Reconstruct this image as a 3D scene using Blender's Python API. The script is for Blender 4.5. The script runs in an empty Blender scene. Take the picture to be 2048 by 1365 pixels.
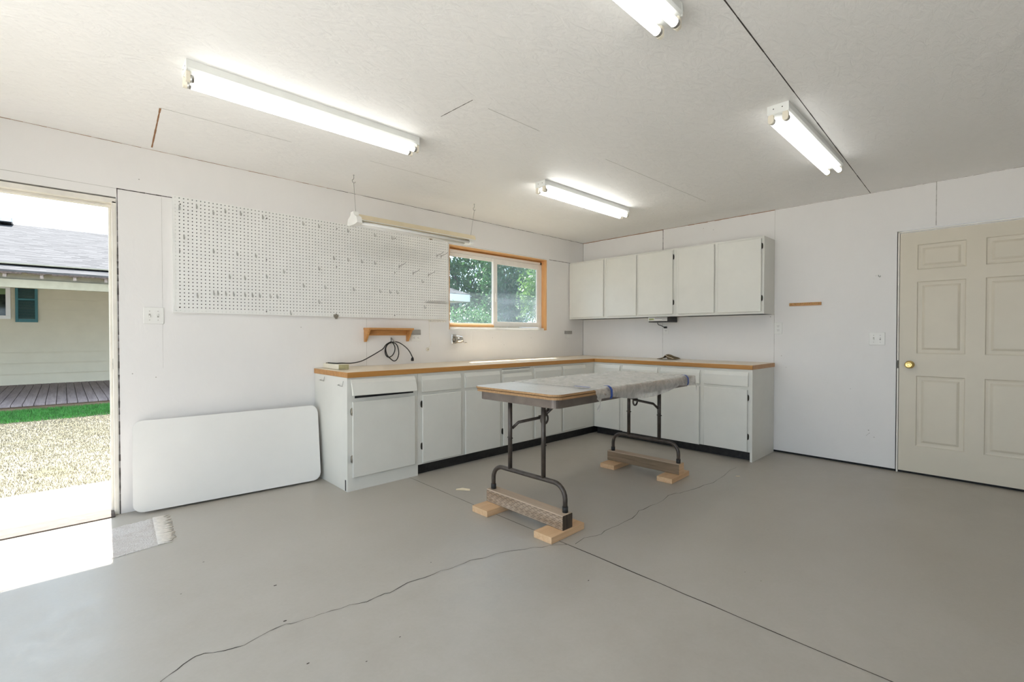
import bpy, bmesh, math, random
from mathutils import Vector, Matrix
random.seed(7)
SC = bpy.context.scene
COL = SC.collection
R = math.radians
# ------------------------------------------------------------------ camera
CAM = Vector((-5.192, -4.012, 1.18)); YAW, PITCH, FPX = 0.762873, 0.012851, 940.12
cd = bpy.data.cameras.new('camera'); cam = bpy.data.objects.new('camera', cd); COL.objects.link(cam)
cd.sensor_fit = 'HORIZONTAL'; cd.sensor_width = 36; cd.lens = FPX * 36 / 2048; cd.clip_start = .02; cd.clip_end = 300
cam.location = CAM; cam.rotation_euler = (math.pi / 2 - PITCH, 0, -YAW)
SC.camera = cam
# ------------------------------------------------------------------ light and exposure
SC.view_settings.view_transform = 'Standard'; SC.view_settings.look = 'None'; SC.view_settings.gamma = 1
SC.view_settings.use_curve_mapping = False
SC.view_settings.exposure = 0.0
SKY = 3.4; SUN = 21.0; TUBE = (6.0, 12.5, 3.0, 3.0)
wd = bpy.data.worlds.new('world'); SC.world = wd; wd.use_nodes = True
bg = wd.node_tree.nodes['Background']; bg.inputs[0].default_value = (.68, .84, 1, 1); bg.inputs[1].default_value = SKY
sl = bpy.data.lights.new('sun', 'SUN'); sl.energy = SUN; sl.angle = R(.6); sl.color = (1, .965, .90)
so = bpy.data.objects.new('sun', sl); COL.objects.link(so)
so.rotation_euler = Vector((.055, 1, 1.75)).to_track_quat('Z', 'Y').to_euler()
def portal(name, loc, rot, sx, sy):
    l = bpy.data.lights.new(name, 'AREA'); l.shape = 'RECTANGLE'; l.size = sx; l.size_y = sy; l.cycles.is_portal = True
    o = bpy.data.objects.new(name, l); COL.objects.link(o); o.location = loc; o.rotation_euler = rot
GY0, GY1, GZ = -5.9, -1.2, 2.2          # open garage door in the left wall
X0, Y0, H = -6.5, -10.0, 2.44
portal('garage_portal', (X0 - .06, (GY0 + GY1) / 2, GZ / 2), (0, R(-90), 0), GZ, GY1 - GY0)
portal('doorway_portal', (-5.41, .125, 1.02), (R(-90), 0, 0), .93, 2.02)
portal('window_portal', (-1.5, .16, 1.68), (R(-90), 0, 0), 1.5, .88)
cy = SC.cycles
cy.max_bounces = 10; cy.diffuse_bounces = 7; cy.glossy_bounces = 4; cy.transmission_bounces = 6; cy.transparent_max_bounces = 12
cy.sample_clamp_indirect = 6; cy.caustics_reflective = False; cy.caustics_refractive = False

# ------------------------------------------------------------------ helpers
cp, sp, cw, sw = math.cos(PITCH), math.sin(PITCH), math.cos(YAW), math.sin(YAW)
FW = Vector((sw * cp, cw * cp, -sp)); RT = Vector((cw, -sw, 0)); DN = Vector((-sw * sp, -cw * sp, -cp))
def at(px, py, ax, val):                 # photograph pixel -> point on the plane axis=val
    d = FW + RT * ((px - 1024) / FPX) + DN * ((py - 682.5) / FPX)
    return CAM + d * ((val - CAM[ax]) / d[ax])

def tag(o, label=None, cat=None, group=None, kind=None):
    if label: o['label'] = label
    if cat: o['category'] = cat
    if group: o['group'] = group
    if kind: o['kind'] = kind
    return o
def thing(name, loc, label, cat, group=None, rotz=0, kind=None):
    o = bpy.data.objects.new(name, None); COL.objects.link(o); o.location = loc; o.rotation_euler = (0, 0, rotz)
    o.empty_display_size = .1
    o['_m'] = 1
    return tag(o, label, cat, group, kind)
ROOTM = {}
def rootm(o):
    while o.parent: o = o.parent
    return Matrix.Translation(o.location) @ Matrix.Rotation(o.rotation_euler.z, 4, 'Z')

class MB:
    def __init__(s): s.bm = bmesh.new(); s.sm = False
    def add(s, vs, fs, mi=0, smooth=False):
        bv = [s.bm.verts.new(v) for v in vs]
        for f in fs:
            try:
                fc = s.bm.faces.new([bv[i] for i in f]); fc.material_index = mi; fc.smooth = smooth
            except ValueError: pass
        return bv
    def box(s, a, b, mi=0, bev=0, seg=1):
        x0, y0, z0 = [min(a[i], b[i]) for i in range(3)]; x1, y1, z1 = [max(a[i], b[i]) for i in range(3)]
        bm = bmesh.new() if bev else s.bm
        v = [bm.verts.new(p) for p in ((x0,y0,z0),(x1,y0,z0),(x1,y1,z0),(x0,y1,z0),(x0,y0,z1),(x1,y0,z1),(x1,y1,z1),(x0,y1,z1))]
        for f in ((3,2,1,0),(4,5,6,7),(0,1,5,4),(1,2,6,5),(2,3,7,6),(3,0,4,7)):
            fc = bm.faces.new([v[i] for i in f]); fc.material_index = mi
        if bev:
            bmesh.ops.bevel(bm, geom=bm.edges[:], offset=bev, segments=seg, affect='EDGES', profile=.5)
            for f in bm.faces: f.material_index = mi
            s.merge(bm)
        return s
    def merge(s, bm, mat=None):
        if mat: bm.transform(mat)
        me = bpy.data.meshes.new('t'); bm.to_mesh(me); bm.free(); s.bm.from_mesh(me); bpy.data.meshes.remove(me)
    def prism(s, poly, axis, a, b, mi=0, smooth=False):      # 2D polygon in the other two axes, extruded along axis
        def P(u, v, w):
            return ((w, u, v), (u, w, v), (u, v, w))[axis]
        n = len(poly)
        vs = [P(u, v, a) for u, v in poly] + [P(u, v, b) for u, v in poly]
        bv = s.add(vs, [tuple(range(n)), tuple(range(n, 2 * n))], mi)
        for i in range(n):
            j = (i + 1) % n
            fc = s.bm.faces.new([bv[i], bv[j], bv[n + j], bv[n + i]]); fc.material_index = mi; fc.smooth = smooth
        return s
    def tube(s, pts, r, seg=10, mi=0, cap=True, closed=False):
        pts = [Vector(p) for p in pts]; n = len(pts); rings = []; up = None
        for i, p in enumerate(pts):
            a = pts[i - 1] if (i or closed) else pts[i]; b = pts[(i + 1) % n] if (i < n - 1 or closed) else pts[i]
            t = (b - a).normalized()
            if up is None:
                up = Vector((0, 0, 1)) if abs(t.z) < .9 else Vector((1, 0, 0))
            sd = t.cross(up).normalized(); up = sd.cross(t).normalized()
            rr = r[i] if isinstance(r, (list, tuple)) else r
            rings.append([s.bm.verts.new(p + sd * (rr * math.cos(2 * math.pi * k / seg)) + up * (rr * math.sin(2 * math.pi * k / seg))) for k in range(seg)])
        for i in range(n if closed else n - 1):
            A, B = rings[i], rings[(i + 1) % n]
            for k in range(seg):
                f = s.bm.faces.new([A[k], A[(k + 1) % seg], B[(k + 1) % seg], B[k]]); f.smooth = True; f.material_index = mi
        if cap and not closed:
            for rg in (rings[0], rings[-1]):
                f = s.bm.faces.new(rg); f.material_index = mi
        return s
    def cyl(s, a, b, r, seg=16, mi=0, r2=None): return s.tube([a, b], [r, r if r2 is None else r2], seg, mi)
    def lathe(s, prof, origin, axis, seg=24, mi=0):           # prof: (distance along axis, radius)
        ax = Vector(axis).normalized(); u = ax.orthogonal().normalized(); v = ax.cross(u); rings = []
        for d, r in prof:
            c = Vector(origin) + ax * d
            rings.append([s.bm.verts.new(c + u * (r * math.cos(2 * math.pi * k / seg)) + v * (r * math.sin(2 * math.pi * k / seg))) for k in range(seg)])
        for A, B in zip(rings, rings[1:]):
            for k in range(seg):
                f = s.bm.faces.new([A[k], A[(k + 1) % seg], B[(k + 1) % seg], B[k]]); f.smooth = True; f.material_index = mi
        for rg in (rings[0], rings[-1]):
            f = s.bm.faces.new(rg); f.material_index = mi
        return s
    def ribbon(s, pts, w, n, off, mi=1):                      # thin seam lying on a surface with normal n
        n = Vector(n); pts = [Vector(p) + n * off for p in pts]
        for i in range(len(pts) - 1):
            a, b = pts[i], pts[i + 1]; sd = (b - a).cross(n).normalized()
            wa = (w[i] if isinstance(w, list) else w) / 2; wb = (w[i + 1] if isinstance(w, list) else w) / 2
            s.add([a - sd * wa, a + sd * wa, b + sd * wb, b - sd * wb], [(0, 1, 2, 3)], mi)
        return s
    def build(s, name, mats, parent=None, local=False, recalc=True, origin=None):
        if recalc: bmesh.ops.recalc_face_normals(s.bm, faces=s.bm.faces[:])
        me = bpy.data.meshes.new(name); o = bpy.data.objects.new(name, me); COL.objects.link(o)
        if parent is not None:
            if not local: s.bm.transform(rootm(parent).inverted())
            o.parent = parent
        else:
            vs = [v.co for v in s.bm.verts]
            if origin is None:
                lo = [min(v[i] for v in vs) for i in range(3)]; hi = [max(v[i] for v in vs) for i in range(3)]
                origin = ((lo[0] + hi[0]) / 2, (lo[1] + hi[1]) / 2, lo[2])
            s.bm.transform(Matrix.Translation(-Vector(origin))); o.location = origin
        s.bm.to_mesh(me); s.bm.free()
        for m in (mats if isinstance(mats, (list, tuple)) else [mats]): me.materials.append(m)
        return o
def copy_tree(o, parent=None):
    c = o.copy(); COL.objects.link(c)
    if parent is not None: c.parent = parent
    for ch in list(o.children): copy_tree(ch, c)
    return c
def smooth_path(pts, n=6):                                     # Catmull-Rom
    pts = [Vector(p) for p in pts]; out = []
    for i in range(len(pts) - 1):
        p0 = pts[max(i - 1, 0)]; p1 = pts[i]; p2 = pts[i + 1]; p3 = pts[min(i + 2, len(pts) - 1)]
        for k in range(n):
            t = k / n
            out.append(.5 * ((2 * p1) + (p2 - p0) * t + (2 * p0 - 5 * p1 + 4 * p2 - p3) * t * t + (3 * p1 - p0 - 3 * p2 + p3) * t ** 3))
    out.append(pts[-1]); return out
def rrect(x0, y0, x1, y1, r, seg=6):
    out = []
    for cx, cy_, a0 in ((x1 - r, y0 + r, -90), (x1 - r, y1 - r, 0), (x0 + r, y1 - r, 90), (x0 + r, y0 + r, 180)):
        for k in range(seg + 1):
            a = R(a0 + 90 * k / seg); out.append((cx + r * math.cos(a), cy_ + r * math.sin(a)))
    return out

# ------------------------------------------------------------------ materials
class NT:
    def __init__(s, name):
        s.m = bpy.data.materials.new(name); s.m.use_nodes = True; s.t = s.m.node_tree; s.b = s.t.nodes['Principled BSDF']; s.o = s.t.nodes['Material Output']
    def n(s, typ, **kw):
        nd = s.t.nodes.new(typ)
        for k, v in kw.items():
            if k in nd.inputs: nd.inputs[k].default_value = v
            else: setattr(nd, k, v)
        return nd
    def l(s, a, b): s.t.links.new(a, b)
    def coord(s, scale=(1, 1, 1), rot=(0, 0, 0)):
        g = s.n('ShaderNodeNewGeometry'); mp = s.n('ShaderNodeMapping'); mp.inputs['Scale'].default_value = scale; mp.inputs['Rotation'].default_value = rot
        s.l(g.outputs['Position'], mp.inputs[0]); return mp.outputs[0]
    def noise(s, vec, scale, detail=4, rough=.55, dist=0):
        nd = s.n('ShaderNodeTexNoise', Scale=scale, Detail=detail, Roughness=rough, Distortion=dist); s.l(vec, nd.inputs['Vector']); return nd.outputs['Fac']
    def ramp(s, fac, stops):
        r = s.n('ShaderNodeValToRGB'); e = r.color_ramp.elements
        while len(e) > 1: e.remove(e[0])
        for i, (p, c) in enumerate(stops):
            el = e[0] if i == 0 else e.new(p); el.position = p; el.color = (*c, 1)
        s.l(fac, r.inputs[0]); return r.outputs[0]
    def math(s, op, a, b=None, c=None):
        m = s.n('ShaderNodeMath', operation=op)
        for i, v in enumerate((a, b, c)):
            if v is None: continue
            if isinstance(v, (int, float)): m.inputs[i].default_value = v
            else: s.l(v, m.inputs[i])
        return m.outputs[0]
    def mix(s, fac, a, b):
        m = s.n('ShaderNodeMix', data_type='RGBA')
        for sock, v in ((m.inputs[0], fac), (m.inputs[6], a), (m.inputs[7], b)):
            if isinstance(v, (int, float)): sock.default_value = v
            elif isinstance(v, tuple): sock.default_value = (*v, 1)
            else: s.l(v, sock)
        return m.outputs[2]
    def bump(s, h, strength, dist=.01):
        b = s.n('ShaderNodeBump', Strength=strength, Distance=dist); s.l(h, b.inputs['Height']); s.l(b.outputs[0], s.b.inputs['Normal'])
    def col(s, c):
        if isinstance(c, tuple): s.b.inputs['Base Color'].default_value = (*c, 1)
        else: s.l(c, s.b.inputs['Base Color'])
        return s
    def pbr(s, rough=.5, metal=0, spec=.5):
        s.b.inputs['Roughness'].default_value = rough; s.b.inputs['Metallic'].default_value = metal; s.b.inputs['Specular IOR Level'].default_value = spec; return s

def plain(name, c, rough=.5, metal=0, var=.06, scale=14, bump=0, bscale=60, spec=.5):
    t = NT(name).pbr(rough, metal, spec); v = t.coord()
    f = t.noise(v, scale, 4)
    lo = tuple(x * (1 - var) for x in c); hi = tuple(min(1, x * (1 + var)) for x in c)
    t.col(t.ramp(f, [(.3, lo), (.7, hi)]))
    if bump: t.bump(t.noise(v, bscale, 3), bump, .004)
    return t.m
def wood(name, c1, c2, axis=0, scale=1.0, rough=.45, fine=90, spec=.4):
    t = NT(name).pbr(rough, 0, spec); sc = [fine * .5 * scale] * 3; sc[axis] = 2.2 * scale
    v = t.coord(tuple(sc)); f = t.noise(v, 1, 5, .6, .6)
    sc2 = [fine * 2.4 * scale] * 3; sc2[axis] = 9 * scale
    f2 = t.noise(t.coord(tuple(sc2)), 1, 2)
    fac = t.math('ADD', t.math('MULTIPLY', f, .75), t.math('MULTIPLY', f2, .25))
    t.col(t.ramp(fac, [(.3, c1), (.5, tuple((a + b) / 2 for a, b in zip(c1, c2))), (.68, c2)]))
    t.bump(fac, .12, .002); return t.m

M = {}
def wallmat(name, c, bs, stretch=(1, 1, 1), strength=.25):
    t = NT(name).pbr(.55, 0, .35)
    v = t.coord(); big = t.noise(v, 1.7, 3); fine = t.noise(t.coord(stretch), bs, 4, .6, .8)
    t.col(t.ramp(t.math('ADD', t.math('MULTIPLY', big, .7), t.math('MULTIPLY', fine, .3)), [(.3, tuple(x * .965 for x in c)), (.7, c)]))
    chip = t.ramp(fine, [(.35, (0, 0, 0)), (.6, (1, 1, 1))]); t.bump(chip, strength, .003); return t.m
M['wall'] = wallmat('wall_paint', (.82, .80, .785), 9, (1, 1, .5), .2)
M['ceil'] = wallmat('ceiling_paint', (.90, .885, .865), 16, (.6, 1.6, 1), .45)
M['seam'] = plain('dark_seam', (.06, .05, .045), .9)
M['seamlight'] = plain('pale_seam', (.42, .40, .37), .9)
M['seamrust'] = plain('rust_seam', (.30, .15, .07), .9)
M['black'] = plain('black_void', (.012, .011, .011), .8, var=.3)  # flat black for the shade inside gaps, notches and cavities
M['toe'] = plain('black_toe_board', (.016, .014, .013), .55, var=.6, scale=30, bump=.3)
# concrete floor
t = NT('concrete_floor').pbr(.5, 0, .5); v = t.coord()
a = t.noise(v, .9, 6, .6); b = t.noise(v, 7, 5, .65, .4); c = t.noise(v, 60, 3)
fac = t.math('ADD', t.math('ADD', t.math('MULTIPLY', a, .5), t.math('MULTIPLY', b, .35)), t.math('MULTIPLY', c, .15))
t.col(t.ramp(fac, [(.32, (.37, .335, .29)), (.5, (.41, .38, .335)), (.68, (.45, .42, .38))]))
rr = t.ramp(b, [(.3, (.3, .3, .3)), (.7, (.46, .46, .46))]); t.l(rr, t.b.inputs['Roughness']); t.bump(t.math('ADD', b, c), .06, .004)
M['floor'] = t.m
M['crack'] = plain('crack_dark', (.05, .04, .03), .9, var=.5, scale=40)
M['cab'] = plain('cabinet_paint', (.71, .70, .65), .38, var=.025, scale=5, bump=.03, bscale=200)
M['ctx'] = wood('oak_laminate_long', (.40, .175, .04), (.53, .27, .085), 0, .6, .32)
M['cty'] = wood('oak_laminate_cross', (.40, .175, .04), (.53, .27, .085), 1, .6, .32)
M['topx'] = wood('laminate_top_long', (.78, .645, .48), (.87, .76, .60), 0, .6, .3)  # top paler than the edges: grazing gloss put into the colour
M['topy'] = wood('laminate_top_cross', (.78, .645, .48), (.87, .76, .60), 1, .6, .3)
M['oak'] = wood('oak_stain', (.42, .19, .06), (.62, .33, .12), 0, 1.2, .4)
M['pine_v'] = wood('pine_reveal_upright', (.62, .30, .11), (.80, .48, .22), 2, 1, .5)
M['pine_h'] = wood('pine_reveal_level', (.62, .31, .11), (.82, .50, .23), 0, 1, .5)
M['lumber'] = wood('fir_block', (.60, .37, .20), (.74, .51, .31), 0, .8, .65)
M['white'] = plain('white_plastic', (.82, .81, .78), .35, var=.02)
M['ivory'] = plain('ivory_plastic', (.80, .74, .62), .4, var=.02)
M['jamb'] = plain('jamb_paint', (.78, .74, .67), .5, var=.06, scale=9)
M['vinyl'] = plain('window_vinyl', (.82, .79, .74), .35, var=.03)
M['doorp'] = plain('door_paint', (.66, .60, .49), .42, var=.015, scale=6, bump=.02, bscale=150)
M['lamp'] = plain('white_enamel', (.80, .81, .79), .3, var=.02)
M['cream'] = plain('cream_enamel', (.70, .60, .42), .4, var=.04)
M['steel'] = plain('grey_steel', (.45, .44, .42), .35, 1, var=.1)
M['chrome'] = plain('chrome', (.75, .72, .68), .15, 1, var=.05)
M['nickel'] = plain('aged_nickel', (.42, .38, .32), .35, .9, var=.2, scale=60)
M['brass'] = plain('polished_brass', (.80, .58, .22), .14, 1, var=.04)
M['hinge'] = plain('dark_hinge', (.035, .028, .018), .4, .6, var=.3)
M['tubemetal'] = plain('brown_grey_leg_metal', (.075, .06, .05), .4, .4, var=.25, scale=25)
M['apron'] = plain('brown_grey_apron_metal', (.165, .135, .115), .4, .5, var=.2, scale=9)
M['rubber'] = plain('black_rubber', (.018, .017, .016), .6, var=.2)
M['cable'] = plain('black_cable', (.014, .013, .013), .45, var=.1)
M['hookw'] = plain('zinc_hook', (.46, .45, .43), .4, .4)
M['peg'] = plain('pegboard_white', (.82, .815, .79), .5, var=.02)
M['blue'] = plain('blue_painters_tape', (.02, .07, .33), .55, var=.15, scale=60)
M['leaner'] = plain('white_moulded_plastic', (.81, .795, .765), .4, var=.02, scale=3, bump=.05, bscale=300)
M['plyedge'] = wood('plywood_edge', (.28, .15, .065), (.47, .29, .14), 0, 1.6, .7)
t = NT('plywood_top_white').pbr(.35, 0, .4); v = t.coord(); f = t.noise(v, 3, 5, .65); sp_ = t.noise(v, 55, 2)
t.col(t.mix(t.ramp(sp_, [(.66, (0, 0, 0)), (.72, (1, 1, 1))]), t.ramp(f, [(.3, (.56, .56, .55)), (.7, (.70, .70, .69))]), (.42, .33, .26))); M['tabletop'] = t.m
# incised beam
t = NT('incised_lumber').pbr(.8, 0, .2); v = t.coord(); sx = t.n('ShaderNodeSeparateXYZ'); t.l(v, sx.inputs[0])
row = t.math('FLOOR', t.math('DIVIDE', sx.outputs['Z'], .0105)); lin = t.math('LESS_THAN', t.math('FRACT', t.math('DIVIDE', sx.outputs['Z'], .0105)), .3)
dash = t.math('LESS_THAN', t.math('FRACT', t.math('ADD', t.math('DIVIDE', sx.outputs['Y'], .05), t.math('MULTIPLY', t.math('FRACT', t.math('MULTIPLY', t.math('SINE', t.math('MULTIPLY', row, 12.9)), 43.7)), 1.0))), .6)
w_ = t.noise(t.coord((30, 2.5, 30)), 1, 5, .6, .5); k = t.math('MULTIPLY', t.math('MULTIPLY', lin, dash), .75)
t.col(t.mix(k, t.ramp(w_, [(.3, (.27, .19, .125)), (.7, (.45, .35, .265))]), (.07, .045, .03))); t.bump(k, -.5, .003); M['beam'] = t.m
M['beam2'] = wood('weathered_lumber', (.16, .11, .065), (.30, .215, .14), 1, 1, .8)
M['beamend'] = wood('timber_end_dark', (.03, .022, .016), (.12, .085, .06), 2, 2, .9)  # end faces much darker than the incised sides
M['beamtop'] = wood('timber_top_pale', (.40, .30, .215), (.54, .43, .33), 1, 1, .8)  # top faces paler than the sides
# clear plastic sheet
t = NT('plastic_film'); tr = t.n('ShaderNodeBsdfTransparent'); df = t.n('ShaderNodeBsdfDiffuse'); tl = t.n('ShaderNodeBsdfTranslucent'); gl = t.n('ShaderNodeBsdfGlossy')
v = t.coord(); f = t.noise(v, 14, 5, .65, 1.2); dirt = t.noise(v, 40, 3)
colr = t.mix(t.ramp(dirt, [(.64, (0, 0, 0)), (.72, (1, 1, 1))]), (.88, .87, .84), (.55, .46, .36))
t.l(colr, df.inputs['Color']); tl.inputs['Color'].default_value = (.85, .84, .8, 1); gl.inputs['Roughness'].default_value = .22; gl.inputs['Color'].default_value = (.9, .9, .9, 1)
m1 = t.n('ShaderNodeMixShader'); m1.inputs[0].default_value = .35; t.l(df.outputs[0], m1.inputs[1]); t.l(tl.outputs[0], m1.inputs[2])
m2 = t.n('ShaderNodeMixShader'); t.l(t.ramp(f, [(.3, (.38, .38, .38)), (.7, (.75, .75, .75))]), m2.inputs[0]); t.l(tr.outputs[0], m2.inputs[1]); t.l(m1.outputs[0], m2.inputs[2])
m3 = t.n('ShaderNodeMixShader'); m3.inputs[0].default_value = .1; t.l(m2.outputs[0], m3.inputs[1]); t.l(gl.outputs[0], m3.inputs[2]); t.l(m3.outputs[0], t.o.inputs[0])
bp = t.n('ShaderNodeBump', Strength=.5, Distance=.006); t.l(f, bp.inputs['Height'])
for n_ in (df, gl): t.l(bp.outputs[0], n_.inputs['Normal'])
M['film'] = t.m
# glass
def glass(name, tint, haze, hazecol):
    t = NT(name); tr = t.n('ShaderNodeBsdfTransparent'); tr.inputs[0].default_value = (*tint, 1); gl = t.n('ShaderNodeBsdfGlossy'); gl.inputs['Roughness'].default_value = .03
    df = t.n('ShaderNodeBsdfTranslucent'); df.inputs[0].default_value = (*hazecol, 1)
    f = t.noise(t.coord((1, 1, 2)), 5, 5, .6); a = t.n('ShaderNodeMixShader')
    t.l(t.ramp(f, [(.3, (haze * .7,) * 3), (.7, (haze * 1.3,) * 3)]), a.inputs[0]); t.l(tr.outputs[0], a.inputs[1]); t.l(df.outputs[0], a.inputs[2])
    b = t.n('ShaderNodeMixShader'); lw = t.n('ShaderNodeLayerWeight', Blend=.5); t.l(t.math('ADD', t.math('MULTIPLY', t.math('POWER', lw.outputs['Facing'], 4.0), .5), .03), b.inputs[0]); t.l(a.outputs[0], b.inputs[1]); t.l(gl.outputs[0], b.inputs[2]); t.l(b.outputs[0], t.o.inputs[0])
    return t.m
M['glass'] = glass('dusty_glass', (.97, .985, .99), .03, (.7, .85, .95))
M['screen'] = glass('insect_screen', (.88, .90, .92), .035, (.55, .62, .7))
# lamps
for k, w in enumerate(TUBE):          # strength tuned per fixture: second raised to light the corner, last two dimmed
    t = NT('lit_fluorescent_tube'); em = t.n('ShaderNodeEmission', Strength=w); em.inputs[0].default_value = (1, 1, .95, 1); t.l(em.outputs[0], t.o.inputs[0]); M['tube%d' % k] = t.m
M['tubeoff'] = plain('unlit_tube', (.83, .82, .80), .2, var=.01)
# rug, cloth
t = NT('rug_pile').pbr(.95, 0, .1); v = t.coord(); f = t.noise(v, 130, 3, .6, .5); g_ = t.noise(v, 9, 4)
t.col(t.mix(t.ramp(g_, [(.45, (0, 0, 0)), (.75, (.6, .6, .6))]), t.ramp(f, [(.3, (.62, .57, .54)), (.6, (.84, .80, .77))]), (.55, .47, .42))); t.bump(f, 1, .012); M['rug'] = t.m
M['fringe'] = plain('rug_fringe_yarn', (.78, .73, .67), .9, var=.12, scale=60)
M['rag'] = plain('brown_cloth', (.17, .115, .055), .9, var=.35, scale=50, bump=.4, bscale=160)
M['raglining'] = plain('pale_cloth_edge', (.62, .55, .45), .9)
M['thresh'] = plain('worn_threshold', (.085, .066, .055), .7, var=.2, scale=25, bump=.15)
M['chip'] = plain('pale_wood_chip', (.72, .62, .45), .8)
M['boxp'] = plain('cream_painted_metal', (.76, .72, .61), .45, var=.03)
M['olive'] = plain('olive_shaded_end', (.40, .37, .21), .5, var=.1, scale=60)  # shading of the box's end face put into the colour
M['silver'] = plain('radio_silver', (.62, .61, .58), .25, .7, var=.03)
M['display'] = plain('radio_display', (.28, .30, .14), .2, var=.05)
M['radioblk'] = plain('radio_black', (.012, .012, .012), .3, var=.1)
M['greyplate'] = plain('grey_metal_plate', (.40, .39, .37), .4, .6, var=.1, scale=40)
# outdoors
t = NT('roof_shingles').pbr(.9, 0, .1); v = t.coord(); sx = t.n('ShaderNodeSeparateXYZ'); t.l(v, sx.inputs[0])
cy2 = t.math('DIVIDE', sx.outputs['Y'], .15); fr = t.math('FRACT', cy2); cell = t.n('ShaderNodeCombineXYZ')
t.l(t.math('FLOOR', t.math('ADD', t.math('DIVIDE', sx.outputs['X'], .22), t.math('MULTIPLY', t.math('FLOOR', cy2), .37))), cell.inputs[0]); t.l(t.math('FLOOR', cy2), cell.inputs[1])
wn_ = t.n('ShaderNodeTexWhiteNoise'); t.l(cell.outputs[0], wn_.inputs['Vector'])
tabc = t.ramp(wn_.outputs['Value'], [(.0, (.055, .054, .057)), (1, (.10, .098, .102))])
edge_ = t.math('MULTIPLY', t.math('LESS_THAN', fr, .2), t.math('GREATER_THAN', wn_.outputs['Value'], .45))
t.col(t.mix(edge_, tabc, (.02, .018, .02))); M['shingle'] = t.m
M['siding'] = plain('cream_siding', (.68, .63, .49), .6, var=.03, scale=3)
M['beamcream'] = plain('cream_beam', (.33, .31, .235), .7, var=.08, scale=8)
M['rafter'] = plain('peeling_rafter', (.24, .20, .18), .8, var=.3, scale=25)
M['shingedge'] = plain('rotten_shingle_edge', (.10, .075, .065), .9, var=.5, scale=30)
M['teal'] = plain('teal_shutter', (.045, .17, .19), .55, var=.06)
M['tealdark'] = plain('teal_louver', (.035, .085, .085), .6, var=.1, scale=30)
M['darkglass'] = plain('house_window_glass', (.03, .04, .03), .08, var=.8, scale=5)
M['deck'] = wood('deck_boards', (.17, .13, .135), (.33, .27, .26), 1, .35, .8)
M['deckrim'] = wood('deck_rim', (.13, .085, .055), (.28, .20, .14), 0, .6, .85)
M['conc'] = plain('stoop_concrete', (.125, .122, .118), .85, var=.12, scale=9, bump=.2, bscale=70)
M['drive'] = plain('driveway_concrete', (.70, .67, .63), .85, var=.08, scale=3)
t = NT('lawn_ground').pbr(.95, 0, .1); v = t.coord(); f = t.noise(v, 3.5, 6, .7); t.col(t.ramp(f, [(.3, (.14, .13, .08)), (.5, (.19, .17, .12)), (.7, (.225, .205, .155))])); M['lawn'] = t.m
M['dry'] = plain('dry_grass', (.235, .213, .165), .8, var=.3, scale=5)
M['green'] = plain('green_grass', (.05, .21, .03), .7, var=.4, scale=8)
def leafmat(name, c1, c2):
    t = NT(name); v = t.coord(); f = t.noise(v, 2.2, 4, .7); c = t.ramp(f, [(.35, c1), (.65, c2)])
    df = t.n('ShaderNodeBsdfDiffuse'); tl = t.n('ShaderNodeBsdfTranslucent'); gl = t.n('ShaderNodeBsdfGlossy'); gl.inputs['Roughness'].default_value = .35
    t.l(c, df.inputs[0]); t.l(c, tl.inputs[0]); a = t.n('ShaderNodeMixShader'); a.inputs[0].default_value = .45; t.l(df.outputs[0], a.inputs[1]); t.l(tl.outputs[0], a.inputs[2])
    b = t.n('ShaderNodeMixShader'); b.inputs[0].default_value = .08; t.l(a.outputs[0], b.inputs[1]); t.l(gl.outputs[0], b.inputs[2]); t.l(b.outputs[0], t.o.inputs[0]); return t.m
M['leaf'] = leafmat('leaves_deep', (.035, .11, .04), (.09, .21, .06))
M['leaf2'] = leafmat('leaves_light', (.09, .20, .04), (.20, .33, .08))  # sunlit tone of the right-hand tree put into the leaf colour
M['bark'] = plain('bark', (.13, .10, .075), .9, var=.4, scale=20, bump=.5)
M['fascia'] = plain('grey_white_fascia', (.62, .64, .68), .6, var=.03)

# ================================================================== SETTING
S = 'structure'
DX0, DX1, DZ = -5.885, -4.933, 2.05         # doorway in the back wall
WX0, WX1, WZ0, WZ1 = -2.27, -.747, 1.235, 2.13
# floor with joint and crack
b = MB(); b.box((X0 - .1, Y0 - .1, -.15), (.1, .0, 0)); b.box((DX0, 0, -.15), (DX1, .12, 0))
jx = lambda y: -3.12 - .012 * (-y)
pts = [(jx(y) + random.uniform(-.002, .002), y, 0) for y in [-.5 - .12 * i for i in range(55)]]
b.ribbon(pts, [random.uniform(.004, .0085) * (.55 if p[1] > -2.3 else 1) for p in pts], (0, 0, 1), .0006, 1)
Z1 = [(80,1122),(140,1075),(215,1025),(260,985),(330,938),(360,920),(430,897),(490,893),(590,875),(680,850),(740,835),(780,810),(870,760),(940,722),(985,702),(1040,678),(1070,665),(1110,665),(1170,647),(1230,625),(1285,612),(1335,590),(1380,578),(1430,560),(1500,545),(1570,515),(1640,505),(1710,490),(1770,460),(1850,425),(1890,420),(1970,375)]
Z2 = [(0,645),(50,625),(95,620),(180,570),(270,518),(370,487),(440,468),(520,437),(590,402),(680,385),(770,347),(830,325),(880,300),(965,285),(1020,277),(1120,240),(1180,225),(1300,205),(1420,192),(1500,172),(1580,175),(1650,155),(1820,145)]
Z3 = [(165,910),(260,845),(385,822),(445,805),(480,770),(560,733),(620,712),(700,668),(780,632),(825,590),(850,550),(900,538),(980,495),(1045,475),(1110,440),(1170,385),(1250,362),(1290,362),(1340,345),(1420,325),(1500,300),(1550,275),(1650,250),(1700,215),(1765,175),(1830,115),(1900,85)]
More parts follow.
